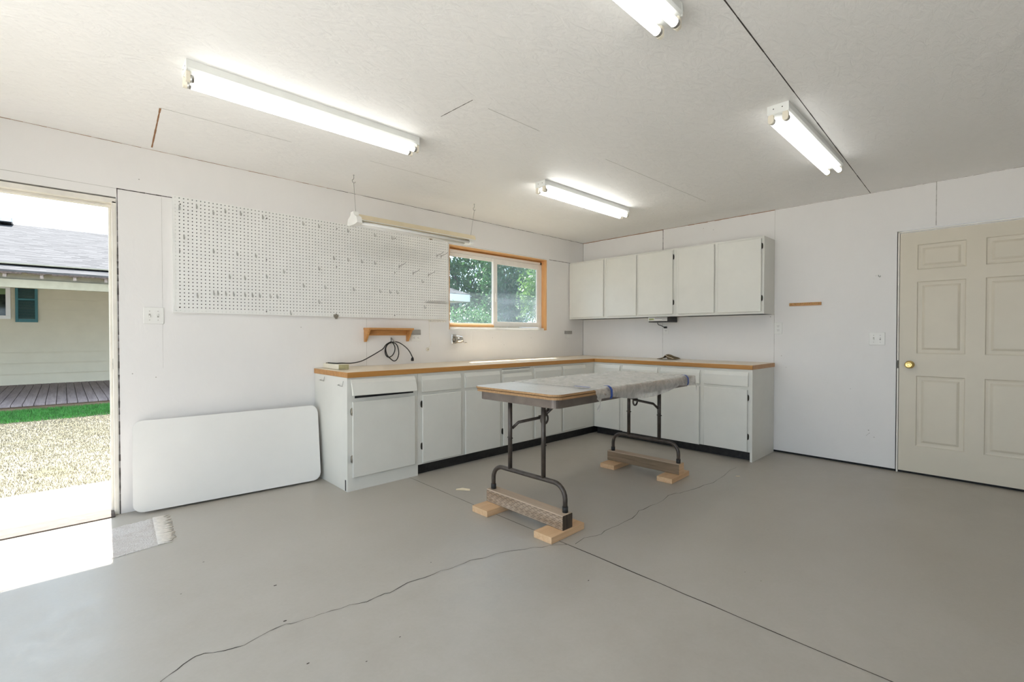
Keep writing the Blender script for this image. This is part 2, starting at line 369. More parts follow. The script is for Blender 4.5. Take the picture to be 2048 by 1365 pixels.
for zs, s_, ox, oy in ((Z1, 3.938, 300, 1080), (Z2, 4.876, 760, 1060), (Z3, 5.389, 1120, 920)):
    pts = [at(ox + x / s_, oy + y / s_, 2, 0) for x, y in zs]
    b.ribbon(pts, [random.choice((.0016, .0024, .0034, .0046)) for _ in pts], (0, 0, 1), .0006, 1)
for px, py, r in ((550.5, 1172, .008), (570, 1243, .008), (616, 1328, .006), (407, 1125, .005), (362, 1189, .004), (733, 1324, .004), (1177, 1162, .005), (800, 1275, .004), (1522, 1163, .003), (1490, 1145, .003), (862, 1126, .004)):
    p = at(px, py, 2, 0); b.add([(p.x + r * math.cos(i), p.y + r * .6 * math.sin(i), .0006) for i in (0, 1, 2, 3, 4, 5.2)], [(0, 1, 2, 3, 4, 5)], 1)
fl = b.build('floor', [M['floor'], M['crack']], recalc=True); tag(fl, 'grey concrete garage floor with a saw joint and a wandering crack', 'floor', kind=S)
# ceiling
b = MB(); b.box((X0 - .1, Y0 - .1, H), (.1, .12, H + .1)); N = (0, 0, -1)
def seam(b, p, q, w, n, mi=1, n_=14, keep=1.0, jit=.3):
    p, q = Vector(p), Vector(q); pts = [p.lerp(q, i / n_) for i in range(n_ + 1)]
    for i in range(n_):
        if random.random() < keep: b.ribbon([pts[i], pts[i + 1]], [w * random.uniform(1 - jit, 1 + jit), w * random.uniform(1 - jit, 1 + jit)], n, .0008, mi)
seam(b, (X0, -3.36, H), (-.0, -3.183, H), .005, N, 1, 40, 1)
for p, q, w, mi in (((-4.79, -.77), (-4.1, -.79), .0035, 2), ((-3.574, -.836), (-2.85, -.845), .003, 2), ((-3.593, -2.035), (-3.605, -1.76), .004, 1), ((-3.47, -2.02), (-3.05, -2.02), .0035, 2), ((-2.375, -2.03), (-.8, -2.06), .003, 2)):
    seam(b, (*p, H), (*q, H), w, N, mi, 10)
seam(b, (-4.789, -.765, H), (-4.748, -.05, H), .008, N, 3, 10, 1)
ce = b.build('ceiling', [M['ceil'], M['seam'], M['seamlight'], M['seamrust']]); tag(ce, 'white painted sheet ceiling with thin panel joints', 'ceiling', kind=S)
# back wall
b = MB()
b.box((X0 - .1, 0, 0), (DX0, .12, H)); b.box((DX0, 0, DZ + .03), (DX1, .12, H)); b.box((DX1, 0, 0), (WX0, .12, H))
b.box((WX0, 0, 0), (WX1, .12, WZ0)); b.box((WX0, 0, WZ1), (WX1, .12, H)); b.box((WX1, 0, 0), (.0, .12, H))
N = (0, -1, 0)
seam(b, (-4.93, 0, 2.137), (-4.633, 0, 2.137), .006, N, 1, 10); seam(b, (-6.2, 0, 2.137), (-4.93, 0, 2.137), .0025, N, 2, 12)
seam(b, (-.70, 0, 2.139), (0, 0, 2.139), .005, N, 1, 10); seam(b, (-2.3, 0, 2.139), (-.75, 0, 2.139), .004, N, 2, 10)
seam(b, (-4.927, 0, 2.137), (-4.927, 0, 1.75), .004, N, 1, 10); seam(b, (-4.927, 0, 1.75), (-4.927, 0, 0), .006, N, 1, 40, 1, .5)
seam(b, (-4.692, 0, 2.13), (-4.692, 0, .95), .0011, N, 2, 10); seam(b, (-3.19, 0, 1.33), (-3.19, 0, .9), .002, N, 2, 6)
seam(b, (X0, 0, H - .002), (-3.5, 0, H - .002), .0022, N, 3, 60, 1, .7); seam(b, (-3.5, 0, H - .002), (0, 0, H - .002), .0028, N, 1, 50, 1, .7)
seam(b, (-.002, 0, H), (-.002, 0, .9), .006, N, 1, 16)
for px, py in ((278, 359), (1281, 450), (1008, 690), (985, 676), (1062, 676), (602, 655), (265, 748), (312, 755)):
    p = at(px, py, 1, 0); r = .004; b.add([(p.x + r * math.cos(i), -.0008, p.z + r * math.sin(i)) for i in range(6)], [tuple(range(6))], 2)
wa = b.build('wall_back', [M['wall'], M['seam'], M['seamlight'], M['seamrust']]); tag(wa, 'white back wall with the pegboard, window and open doorway', 'wall', kind=S)
# right wall
RY0, RY1, RZ = -4.32, -3.372, 2.068
b = MB(); b.box((0, RY1, .021), (.12, .12, H)); b.box((0, RY0, RZ), (.12, RY1, H)); b.box((0, Y0 - .1, .021), (.12, RY0, H))
N = (-1, 0, 0)
seam(b, (0, 0, H - .003), (0, -1.19, H - .003), .009, N, 3, 12, 1); seam(b, (0, -1.19, H - .003), (0, -1.5, H - .003), .003, N, 3, 8, 1); seam(b, (0, -1.5, H - .003), (0, -2.41, H - .003), .006, N, 3, 12, 1, .6); seam(b, (0, -2.41, H - .003), (0, -5, H - .003), .0026, N, 2, 60, 1, .7)
seam(b, (0, -1.191, H), (0, -1.191, 2.13), .006, N, 1, 8); seam(b, (0, -1.191, 1.39), (0, -1.191, .9), .003, N, 2, 8); seam(b, (0, -2.411, 1.39), (0, -2.411, .9), .003, N, 2, 8)
seam(b, (0, -2.411, 2.44), (0, -2.411, 2.14), .002, N, 2, 4); seam(b, (0, -3.62, H), (0, -3.62, 2.08), .005, N, 2, 10)
for px, py, r in ((1407, 457, .004), (1427, 460, .004), (1563, 712, .004), (1572, 735, .003), (1701, 778, .003), (1737, 861, .005), (1748, 875, .004), (1752, 552, .003), (1541, 634, .005)):
    p = at(px, py, 0, 0); b.add([(-.0008, p.y + r * math.cos(i), p.z + r * math.sin(i)) for i in range(6)], [tuple(range(6))], 2)
seam(b, at(1740, 866, 0, 0), at(1732, 872, 0, 0), .002, N, 2, 3)
wb = b.build('wall_right', [M['wall'], M['seam'], M['seamlight'], M['seamrust']]); tag(wb, 'white right wall with wall cabinets and panelled door', 'wall', kind=S)
b = MB(); b.box((.02, Y0, 0), (.12, .0, .021)); tag(b.build('floor_gap_right', M['black']), 'black gap strip under the right wall', 'floor_gap', kind=S)  # black strip set back in the gap under the wall panels
b = MB(); b.box((X0 - .12, Y0 - .1, -.02), (X0, GY0, H)); b.box((X0 - .12, GY1, -.02), (X0, .12, H)); b.box((X0 - .12, GY0, GZ), (X0, GY1, H))
tag(b.build('wall_left', M['wall']), 'white left wall around the open garage door', 'wall', kind=S)
b = MB(); b.box((X0 - .12, Y0 - .12, -.02), (.12, Y0, H)); tag(b.build('wall_front', M['wall']), 'white front wall behind the viewpoint', 'wall', kind=S)
b = MB(); b.box((X0 - .5, Y0 - .5, H + .12), (.5, .625, H + .3)); tag(b.build('roof', M['fascia']), 'garage roof slab with a short eave', 'roof', kind=S)
# doorway frame (door leaf stands open outside the picture)
dr = thing('door_1', (-5.409, .06, 0), 'open doorway to the yard with painted jambs and worn threshold', 'doorway', kind=S)
b = MB(); b.box((DX1 - .022, -.004, 0), (DX1, .118, DZ), 0, .002); b.box((DX1 - .036, .045, 0), (DX1 - .022, .085, DZ - .03), 0, .002); b.box((DX0, -.004, 0), (DX0 + .022, .118, DZ), 0, .002); b.build('jamb', M['jamb'], dr)
b = MB(); b.box((DX0, -.004, DZ - .012), (DX1, .118, DZ + .02), 0, .002); b.box((DX0 + .02, .045, DZ - .03), (DX1 - .02, .085, DZ - .012), 0, .002); b.build('head_jamb', M['jamb'], dr)
b = MB(); b.prism([(-.05, 0), (.125, 0), (.125, .012), (.05, .022), (-.02, .02), (-.05, .008)], 0, DX0 + .022, DX1 - .022); b.build('threshold', M['thresh'], dr)
b = MB(); p = at(229, 735, 1, .02); b.box((DX1 - .024, .0, .955), (DX1 - .0215, .03, 1.025), 0, .001); b.cyl((DX1 - .025, .015, .99), (DX1 - .0235, .015, .99), .009, 12); b.build('strike_plate', M['steel'], dr)
# panelled door in the right wall
dr2 = thing('door_2', (0, -3.85, 0), 'cream six-panel door with a brass knob in the right wall', 'door', kind=S)
b = MB(); b.box((.0, RY1 - .006, 0), (.12, RY1 - .017, RZ - .004)); b.box((-.002, RY1 - .006, 0), (.03, RY1 - .0175, RZ - .005), 0, .001); b.box((-.002, RY0 + .017, RZ - .0165), (.03, RY1 - .006, RZ - .005), 0, .001); b.box((-.002, RY0, 0), (.12, RY0 + .017, RZ - .004)); b.build('door_frame', M['jamb'], dr2)
b = MB(); b.box((.035, RY0, 0), (.115, RY1, .018)); b.box((.012, RY1 - .0055, .0), (.1, RY1 - .0005, RZ)); b.box((.03, RY1 - .021, .02), (.1, RY1 - .0175, RZ - .02)); b.build('gap', M['black'], dr2)
DY1, DY0 = RY1 - .0205, RY0 + .021
b = MB()
panels = []
for (za, zb) in ((1.728, 1.938), (1.024, 1.628), (.243, .836)):
    panels += [(-3.802, -3.505, za, zb), (-4.205, -3.912, za, zb)]
# door leaf front face built as a grid with recessed moulded panels
ys = sorted({DY0, DY1} | {p[0] for p in panels} | {p[1] for p in panels}); zs = sorted({.02, 2.047} | {p[2] for p in panels} | {p[3] for p in panels})
fx = .003
def isp(y, z): return any(p[0] < y < p[1] and p[2] < z < p[3] for p in panels)
for i in range(len(ys) - 1):
    for j in range(len(zs) - 1):
        if not isp((ys[i] + ys[i + 1]) / 2, (zs[j] + zs[j + 1]) / 2):
            b.add([(fx, ys[i], zs[j]), (fx, ys[i + 1], zs[j]), (fx, ys[i + 1], zs[j + 1]), (fx, ys[i], zs[j + 1])], [(0, 1, 2, 3)])
for y0, y1, z0, z1 in panels:
    rings = [(0, 0), (.006, .007), (.018, .009), (.032, .009), (.046, .003), (.05, .002)]; prev = None
    for ins, dp in rings:
        cur = [b.bm.verts.new((fx + dp, y, z)) for y, z in ((y0 + ins, z0 + ins), (y1 - ins, z0 + ins), (y1 - ins, z1 - ins), (y0 + ins, z1 - ins))]
        if prev:
            for k in range(4): b.bm.faces.new([prev[k], prev[(k + 1) % 4], cur[(k + 1) % 4], cur[k]])
        prev = cur
    b.bm.faces.new(prev)
b.add([(fx, DY0, .02), (fx, DY1, .02), (fx, DY1, 2.047), (fx, DY0, 2.047), (.045, DY0, .02), (.045, DY1, .02), (.045, DY1, 2.047), (.045, DY0, 2.047)], [(4, 5, 6, 7), (0, 1, 5, 4), (1, 2, 6, 5), (2, 3, 7, 6), (3, 0, 4, 7)])
bmesh.ops.remove_doubles(b.bm, verts=b.bm.verts[:], dist=1e-5)
leaf = b.build('door_leaf', M['doorp'], dr2)
b = MB(); b.lathe([(0, .033), (.004, .033), (.008, .028), (.01, .014), (.03, .012), (.036, .02), (.042, .027), (.055, .029), (.064, .024), (.066, .016), (.062, .012), (.064, .008), (.064, .001)], (fx, -3.462, .928), (-1, 0, 0), 28); tag(b.build('knob', M['brass'], leaf), 'polished brass knob')
b = MB(); b.box((-.0035, RY1 - .0165, .895), (-.002, RY1 - .0085, .962), 0, .0006); b.build('strike_plate', M['hinge'], dr2)
# window
wn = thing('window_1', (-1.5, .06, WZ0), 'two-pane sliding window in a bare pine reveal', 'window', kind=S)
b = MB(); b.box((WX1 - .012, .0, WZ0 + .0), (WX1, .118, WZ1)); b.box((WX0, .0, WZ0), (WX0 + .012, .118, WZ1)); b.build('side_reveal', M['pine_v'], wn)
b = MB(); b.box((WX0 + .012, .0, WZ1 - .012), (WX1 - .012, .118, WZ1)); b.build('top_reveal', M['pine_h'], wn)
b = MB(); b.box((WX0, -.004, WZ0 - .008), (WX1, .0, WZ0 + .004)); b.box((WX0 - .004, -.004, WZ0), (WX0, 0, WZ1 + .006)); b.box((WX0, -.004, WZ1), (WX1 + .006, .0, WZ1 + .008)); b.box((WX1, -.004, WZ0), (WX1 + .006, .0, WZ1)); b.box((WX0 + .012, 0, WZ0 - .002), (WX1 - .012, .08, WZ0 + .004)); b.build('trim', M['white'], wn)
b = MB(); fx0, fx1, fz0, fz1 = WX0 + .014, WX1 - .014, WZ0 + .002, WZ1 - .03
b.box((fx0, .075, fz0), (fx1, .118, fz0 + .035), 0, .002); b.box((fx0, .075, fz1 - .03), (fx1, .118, fz1), 0, .002); b.box((fx0, .075, fz0), (fx0 + .03, .118, fz1), 0, .002); b.box((fx1 - .03, .075, fz0), (fx1, .118, fz1), 0, .002); b.build('frame', M['vinyl'], wn)
def sash(x0, x1, z0, z1, y0, y1, w, gm, name):
    b = MB(); b.box((x0, y0, z0), (x1, y1, z0 + w), 0, .003); b.box((x0, y0, z1 - w), (x1, y1, z1), 0, .003); b.box((x0, y0, z0 + w), (x0 + w, y1, z1 - w), 0, .003); b.box((x1 - w, y0, z0 + w), (x1, y1, z1 - w), 0, .003)
    s_ = b.build('sash', M['vinyl'], wn); ym = (y0 + y1) / 2
    b = MB(); b.box((x0 + w, ym - .002, z0 + w), (x1 - w, ym + .002, z1 - w)); b.build('pane', M['glass'], s_); return s_
s1 = sash(fx0 + .03, -1.538, fz0 + .037, fz1 - .03, .096, .116, .04, None, 'l')
s2 = sash(-1.585, fx1 - .03, fz0 + .037, fz1 - .032, .072, .094, .062, None, 'r')
b = MB(); b.box((-1.525, .119, fz0 + .05), (fx1 - .06, .121, fz1 - .05)); b.build('insect_screen', M['screen'], wn)
b = MB(); b.box((WX0 + .013, .034, WZ0 + .0045), (WX1 - .013, .0748, WZ0 + .031), 0, .002); b.build('sill_track', M['vinyl'], wn)
b = MB(); b.box((WX0 + .013, .088, fz1 + .0005), (WX1 - .013, .112, WZ1 - .0125)); b.build('shadow_gap_filler', M['oak'], wn)  # added dark filler for the shadow line above the frame
b = MB(); b.box((-1.562, .056, 1.56), (-1.54, .073, 1.66), 0, .004, 2); b.box((-1.555, .045, 1.60), (-1.547, .058, 1.615), 0, .002); b.build('latch', M['white'], wn)
b = MB(); b.box((WX0 + .02, .045, WZ0 + .032), (-1.60, .07, WZ0 + .058), 0, .002); b.build('security_bar', M['pine_h'], wn)

# ================================================================== WORKTOP AND CABINETS
TOPZ = .90
b = MB()
b.box((-3.665, -.64, .858), (-.0025, -.002, TOPZ - .001), 0, .003); b.box((-.61, -2.42, .858), (-.0025, -.64, TOPZ - .001), 1, .003)
b.box((-3.663, -.638, TOPZ - .001), (-.003, -.003, TOPZ), 2); b.box((-.608, -2.418, TOPZ - .001), (-.003, -.638, TOPZ), 3)
tag(b.build('worktop', [M['ctx'], M['cty'], M['topx'], M['topy']]), 'L-shaped oak laminate worktop running along both walls into the corner', 'worktop')
FA, FB = .625, .595
def mapA(u, d, z): return (u, -d, z)
def mapB(u, d, z): return (-d, -u, z)
def ubox(b, mp, u0, d0, z0, u1, d1, z1, mi=0, bev=0): b.box(mp(u0, d0, z0), mp(u1, d1, z1), mi, bev)
def uprism(b, mp, prof, u0, u1, mi=0):                # prof (d,z) extruded along the run
    n = len(prof); vs = [mp(u0, d, z) for d, z in prof] + [mp(u1, d, z) for d, z in prof]
    b.add(vs, [tuple(range(n)), tuple(range(n, 2 * n))] + [(i, (i + 1) % n, n + (i + 1) % n, n + i) for i in range(n)], mi)
def add_door(root, mp, F, u0, u1, z0, z1, hinge=None, hm='hinge'):
    b = MB(); e = .012; th = .019
    vs = []
    for d, i in ((F, e), (F + .007, .002), (F + .010, 0), (F + th - .003, 0), (F + th, .004)):
        vs.append([mp(u, d, z) for u, z in ((u0 + i, z0 + i), (u1 - i, z0 + i), (u1 - i, z1 - i), (u0 + i, z1 - i))])
    flat = [p for r in vs for p in r]; fs = [(0, 1, 2, 3), (16, 17, 18, 19)]
    for r in range(4):
        for k in range(4): fs.append((r * 4 + k, r * 4 + (k + 1) % 4, r * 4 + 4 + (k + 1) % 4, r * 4 + 4 + k))
    b.add(flat, fs); d_ = b.build('door', M['cab'], root)
    if hinge:
        s_ = -1 if hinge == 'L' else 1; u = u0 if hinge == 'L' else u1
        for zc in (z1 - .075, z0 + .14 if z1 - z0 < .65 else z0 + .13):
            b = MB(); prof = [(-.03, 0), (-.022, .009), (0, .011), (.022, .009), (.03, 0)]
            vs = [mp(u + s_ * w, F + .001, zc + dz) for dz, w in prof] + [mp(u + s_ * w, F + .012, zc + dz) for dz, w in prof]
            n = 5; b.add(vs, [tuple(range(n)), tuple(range(n, 2 * n))] + [(i, (i + 1) % n, n + (i + 1) % n, n + i) for i in range(n)])
            b.cyl(mp(u + s_ * .004, F + .013, zc - .024), mp(u + s_ * .004, F + .013, zc + .024), .0035, 8)
            b.build('hinge', M[hm], d_)
    return d_
def add_drawer(root, mp, F, u0, u1, z0, z1, tilt=0, roll=0):
    b = MB(); prof = [(F, z0 + .004), (F + .016, z0), (F + .019, z0 + .003), (F + .019, z1 - .034), (F + .006, z1 - .002), (F, z1)]
    uprism(b, mp, prof, u0, u1)
    if tilt:
        c = Vector(mp((u0 + u1) / 2, F, z1)); rx = Matrix.Rotation(tilt, 4, 'X') @ Matrix.Rotation(roll, 4, 'Y')
        b.bm.transform(Matrix.Translation(c) @ rx @ Matrix.Translation(-c))
    return b.build('drawer', M['cab'], root)
def base_unit(mp, F, u0, u1, toe, label, left_panel=False, right_panel=False, to_floor=False, skip=0):
    c = mp((u0 + u1) / 2, F / 2, 0); root = thing('base_cabinet', c, label, 'cabinet', 'white base cabinets under the worktop')
    b = MB(); zb = 0 if to_floor else .088
    ubox(b, mp, u0 + .0008, .006 + skip, zb, u1 - .0008, F, .8575)
    if left_panel: ubox(b, mp, u0 + .0008, .006, 0, u0 + .02, F, zb)
    if right_panel: ubox(b, mp, u1 - .02, .006, 0, u1 - .0008, F, zb)
    b.build('body', M['cab'], root)
    if not to_floor:
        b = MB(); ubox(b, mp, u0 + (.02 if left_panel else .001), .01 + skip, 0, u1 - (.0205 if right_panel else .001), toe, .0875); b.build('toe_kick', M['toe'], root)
    return root
DT, DBt, DOORT, DOORB = .832, .698, .672, .102
# along the back wall
c1 = base_unit(mapA, FA, -3.66, -3.046, 0, 'end base cabinet nearest the leaning table, with a crooked drawer front and floor-length face', to_floor=True)
b = MB(); b.box((-3.6606, -.585, .004), (-3.6592, -.60, .085)); b.build('toe_notch', M['black'], c1)
b = MB(); ubox(b, mapA, -3.60, FA - .02, .70, -3.09, FA + .0006, .73); b.build('drawer_opening', M['black'], c1)
add_drawer(c1, mapA, FA, -3.633, -3.083, .712, .842, R(-17), R(.7))
add_door(c1, mapA, FA, -3.624, -3.08, .103, .676, 'L', 'nickel')
for q in (((638.2, 760.4), (647.5, 762.7), (648.7, 754)), ((674.5, 770.6), (684.4, 773.6), (686.5, 763))):
    P_ = [at(x, y, 0, -3.676) for x, y in q]; b = MB(); b.tube([(-3.66, P_[0].y, P_[0].z)] + P_, .0022, 8); b.build('hook', M['steel'], c1)
c2 = base_unit(mapA, FA, -3.046, -2.106, .585, 'two-door base cabinet second from the doorway end of the back wall')
add_drawer(c2, mapA, FA, -3.010, -2.602, DBt, DT); add_drawer(c2, mapA, FA, -2.553, -2.128, DBt, DT)
add_door(c2, mapA, FA, -3.010, -2.600, DOORB, DOORT, 'L'); add_door(c2, mapA, FA, -2.553, -2.128, DOORB - .008, DOORT)
c3 = base_unit(mapA, FA, -2.106, -1.657, .585, 'narrow base cabinet with a pull-out board above its drawer')
b = MB(); ubox(b, mapA, -2.086, FA - .01, .818, -1.70, FA + .014, .840, 0, .002); b.build('pull_out_board', M['cab'], c3)
b = MB(); ubox(b, mapA, -2.088, FA - .01, .8402, -1.698, FA + .0008, .8445); b.build('board_slot', M['black'], c3)
add_drawer(c3, mapA, FA, -2.086, -1.68, DBt, .797); add_door(c3, mapA, FA, -2.086, -1.68, DOORB - .006, DOORT, 'L')
c4 = base_unit(mapA, FA, -1.657, -.003, .585, 'two-door base cabinet running into the corner under the window')
add_drawer(c4, mapA, FA, -1.637, -1.217, DBt, DT); add_drawer(c4, mapA, FA, -1.182, -.776, DBt, DT)
add_door(c4, mapA, FA, -1.637, -1.217, DOORB - .002, DOORT); add_door(c4, mapA, FA, -1.182, -.776, DOORB + .008, DOORT)
# along the right wall
d1 = base_unit(mapB, FB, .627, 1.478, .53, 'two-door base cabinet on the right wall next to the corner')
add_drawer(d1, mapB, FB, .650, .992, DBt, DT); add_drawer(d1, mapB, FB, 1.03, 1.462, DBt, DT)
add_door(d1, mapB, FB, .650, .992, DOORB - .008, DOORT); add_door(d1, mapB, FB, 1.03, 1.462, DOORB - .016, DOORT)
d2 = base_unit(mapB, FB, 1.478, 2.415, .53, 'two-door base cabinet at the free end of the right-hand run', right_panel=True)
add_drawer(d2, mapB, FB, 1.50, 1.922, DBt - .004, DT); add_drawer(d2, mapB, FB, 1.968, 2.38, DBt, DT)
add_door(d2, mapB, FB, 1.50, 1.92, DOORB - .016, DOORT - .004); add_door(d2, mapB, FB, 1.968, 2.376, DOORB - .01, DOORT - .002, 'R')
# wall cabinets
FU, UB, UT = .30, 1.387, 2.135
def wall_unit(u0, u1, label):
    root = thing('wall_cabinet', mapB((u0 + u1) / 2, FU / 2, UB), label, 'cabinet', 'white wall cabinets')
    b = MB(); ubox(b, mapB, u0 + .0008, .001, UB, u1 - .0008, FU, UT); b.build('body', M['cab'], root)
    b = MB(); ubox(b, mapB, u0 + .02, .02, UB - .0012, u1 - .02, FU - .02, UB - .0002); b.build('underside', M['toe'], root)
    return root
u1 = wall_unit(.003, .588, 'single-door wall cabinet tucked into the corner'); add_door(u1, mapB, FU, .022, .556, 1.407, 2.116)
u2 = wall_unit(.588, 1.512, 'two-door wall cabinet in the middle above the radio'); add_door(u2, mapB, FU, .622, 1.022, 1.409, 2.118); add_door(u2, mapB, FU, 1.05, 1.48, 1.411, 2.118, 'R')
u3 = wall_unit(1.512, 2.412, 'two-door wall cabinet at the right end, nearest the cream door'); add_door(u3, mapB, FU, 1.545, 1.937, 1.409, 2.12); add_door(u3, mapB, FU, 1.973, 2.39, 1.407, 2.116, 'R')

# ================================================================== PEGBOARD
NX, NZ, PX0, PZ0, PT = 92, 32, -4.633, 1.337, .0254
pg = thing('pegboard', (PX0 + NX * PT / 2, 0, PZ0), 'large white perforated pegboard on the back wall above the bench', 'pegboard')
b = MB(); bm = b.bm; yF, yB = -.0245, -.0195; hr = .0041
gv = {}
def gvert(i, j):
    if (i, j) not in gv: gv[(i, j)] = bm.verts.new((PX0 + i * PT, yF, PZ0 + j * PT))
    return gv[(i, j)]
for i in range(NX):
    for j in range(NZ):
        cx, cz = PX0 + (i + .5) * PT, PZ0 + (j + .5) * PT
        oct_ = [bm.verts.new((cx + hr * math.cos(R(45 * k - 135)), yF, cz + hr * math.sin(R(45 * k - 135)))) for k in range(8)]
        bk = [bm.verts.new((v.co.x, yB, v.co.z)) for v in oct_]
        c = [gvert(i, j), gvert(i + 1, j), gvert(i + 1, j + 1), gvert(i, j + 1)]
        for k in range(4):
            bm.faces.new([c[k], c[(k + 1) % 4], oct_[(2 * k + 2) % 8], oct_[2 * k + 1], oct_[2 * k]])
        for k in range(8): bm.faces.new([oct_[k], oct_[(k + 1) % 8], bk[(k + 1) % 8], bk[k]])
x1, z1 = PX0 + NX * PT, PZ0 + NZ * PT
for a, c in (((PX0, PZ0), (x1, PZ0)), ((x1, PZ0), (x1, z1)), ((x1, z1), (PX0, z1)), ((PX0, z1), (PX0, PZ0))):
    b.add([(a[0], yF, a[1]), (c[0], yF, c[1]), (c[0], yB, c[1]), (a[0], yB, a[1])], [(0, 1, 2, 3)])
b.build('board', M['peg'], pg, recalc=False)
b = MB()
for a, c in (((PX0, PZ0), (PX0 + .02, z1)), ((x1 - .02, PZ0), (x1, z1)), ((PX0 + .02, PZ0), (x1 - .02, PZ0 + .022)), ((PX0 + .02, z1 - .008), (x1 - .02, z1))): b.box((a[0], yB + .0005, a[1]), (c[0], -.001, c[1]))
b.build('furring_strip', M['peg'], pg)
b = MB(); b.box((PX0 + .021, -.004, PZ0 + .023), (x1 - .021, -.0012, z1 - .009)); b.build('cavity_shade', M['black'], pg)  # added dark sheet giving the cavity's shade behind the holes
for zx, zy in ((138, 132), (135, 452), (135, 836), (727, 512), (727, 866), (729, 228), (1207, 300), (1203, 882), (1605, 365), (1602, 892), (1603, 600), (1205, 560)):
    p = at(320 + zx / 3.413, 370 + zy / 3.413, 1, yF); b = MB(); b.cyl((p.x, yF + .001, p.z), (p.x, yF - .0015, p.z), .0045, 8); b.build('screw', M['hinge'], pg)
# peg hooks, each one a thing
def hole(zx, zy):
    p = at(320 + zx / 3.413, 370 + zy / 3.413, 1, yF); i = round((p.x - PX0) / PT - .5); j = round((p.z - PZ0) / PT - .5)
    return Vector((PX0 + (max(0, min(NX - 1, i)) + .5) * PT, yF, PZ0 + (max(0, min(NZ - 1, j)) + .5) * PT))
rows = [('top row', [(122,135),(240,150),(352,172),(436,182),(540,198),(692,222),(968,266),(1077,283),(1290,302),(1461,342),(1580,362)]),
        ('sparse upper row', [(152,358),(378,458),(513,472),(641,486),(1075,570),(1178,502),(1273,512),(1369,520),(1461,530)]),
        ('middle row', [(487,630),(590,637),(716,626),(855,595),(988,690),(1135,698),(1311,713),(1495,724),(1561,727),(1612,732),(1783,657)]),
        ('bottom row', [(268,758),(380,741),(407,741),(461,741),(514,747),(567,752),(618,752),(667,756),(762,762),(810,762),(880,870),(1094,800),(1800,830)])]
ORD = ['first', 'second', 'third', 'fourth', 'fifth', 'sixth', 'seventh', 'eighth', 'ninth', 'tenth', 'eleventh', 'twelfth', 'thirteenth']
b = MB(); b.tube([(0, .001, .0), (0, -.003, -.002), (0, -.0032, -.026), (0, -.006, -.031), (0, -.022, -.032), (0, -.027, -.028), (0, -.028, -.016)], .0024, 6); b.box((-.004, -.0018, -.026), (.004, 0, -.001), 0, .0008)
proto = None
for rname, lst in rows:
    for k, (zx, zy) in enumerate(lst):
        p = hole(zx, zy - 8)
        if proto is None: o = proto = b.build('peg_hook', M['hookw'], origin=(0, 0, 0))
        else: o = proto.copy(); COL.objects.link(o)
        o.location = p + Vector((0, -.0003, 0))
        tag(o, f'short wire peg hook, {ORD[k]} from left in the {rname} of the pegboard', 'hook', 'short hooks on the pegboard')
for k, (a, c, w) in enumerate((((1640, 558), (1700, 518), 'leftmost, left of the window'), ((1725, 605), (1815, 583), 'lowest, second from left'), ((1835, 612), (1915, 575), 'third from left'), ((1895, 488), (1955, 455), 'upper, fourth from left'), ((1925, 490), (1978, 455), 'uppermost, touching the window edge'))):
    p = hole(*a); q = at(320 + c[0] / 3.413, 370 + c[1] / 3.413, 1, -.13)
    d = Vector((.0, -.11, .02)); b = MB(); b.tube([p, p + d, p + d + Vector((0, -.004, .01))], .002, 6); b.box((p.x - .006, yF - .002, p.z - .014), (p.x + .006, yF - .0003, p.z + .014))
    tag(b.build('long_peg_hook', M['hookw']), f'long straight wire peg hook, {w}', 'hook', 'long hooks on the pegboard')
b = MB(); p0 = at(851, 606, 1, -.03); p1 = at(891, 606, 1, -.03)
for dz in (0, .012):
    b.tube([(p0.x, -.03, p0.z + dz), (p1.x, -.03, p1.z + dz)], .0014, 6); b.tube([(p0.x, -.075, p0.z + dz), (p1.x, -.075, p1.z + dz)], .0014, 6)
for i in range(12):
    x = p0.x + (p1.x - p0.x) * i / 11; b.tube([(x, -.026, p0.z + .012), (x, -.03, p0.z), (x, -.075, p0.z), (x, -.075, p0.z + .012)], .0011, 6)
tag(b.build('wire_tool_rack', M['hookw']), 'small wire tool rack at the lower right of the pegboard', 'rack')
b = MB(); p0 = at(857, 640, 1, -.03); p1 = at(890, 640, 1, -.03)
b.tube([(p0.x, -.03, p0.z), (p1.x, -.03, p1.z)], .0016, 6); b.tube([(p0.x, -.045, p0.z - .02), (p1.x, -.045, p1.z - .02)], .0016, 6)
for i in range(7):
    x = p0.x + (p1.x - p0.x) * i / 6; b.tube([(x, -.027, p0.z), (x, -.045, p0.z - .02), (x, -.06, p0.z - .014)], .0012, 6)
tag(b.build('wire_hook_rail', M['ivory']), 'pale wire rail under the bottom right edge of the pegboard', 'rack')
b = MB(); p = at(672, 632, 1, -.03); b.box((p.x - .022, -.032, p.z - .01), (p.x + .022, -.026, p.z + .012), 0, .002); b.prism([(p.x - .018, p.z - .01), (p.x - .004, p.z - .028), (p.x + .008, p.z - .028), (p.x + .012, p.z - .01)], 1, -.04, -.028); tag(b.build('spring_clip', M['nickel']), 'metal clip gripping the bottom edge of the pegboard', 'clip')
b = MB(); p = at(861, 478, 1, -.028); b.box((p.x - .012, -.03, p.z - .006), (p.x + .02, -.0248, p.z + .005), 0, .001); tag(b.build('metal_bracket', M['rag']), 'tiny brown bracket on the top right edge of the pegboard', 'bracket')

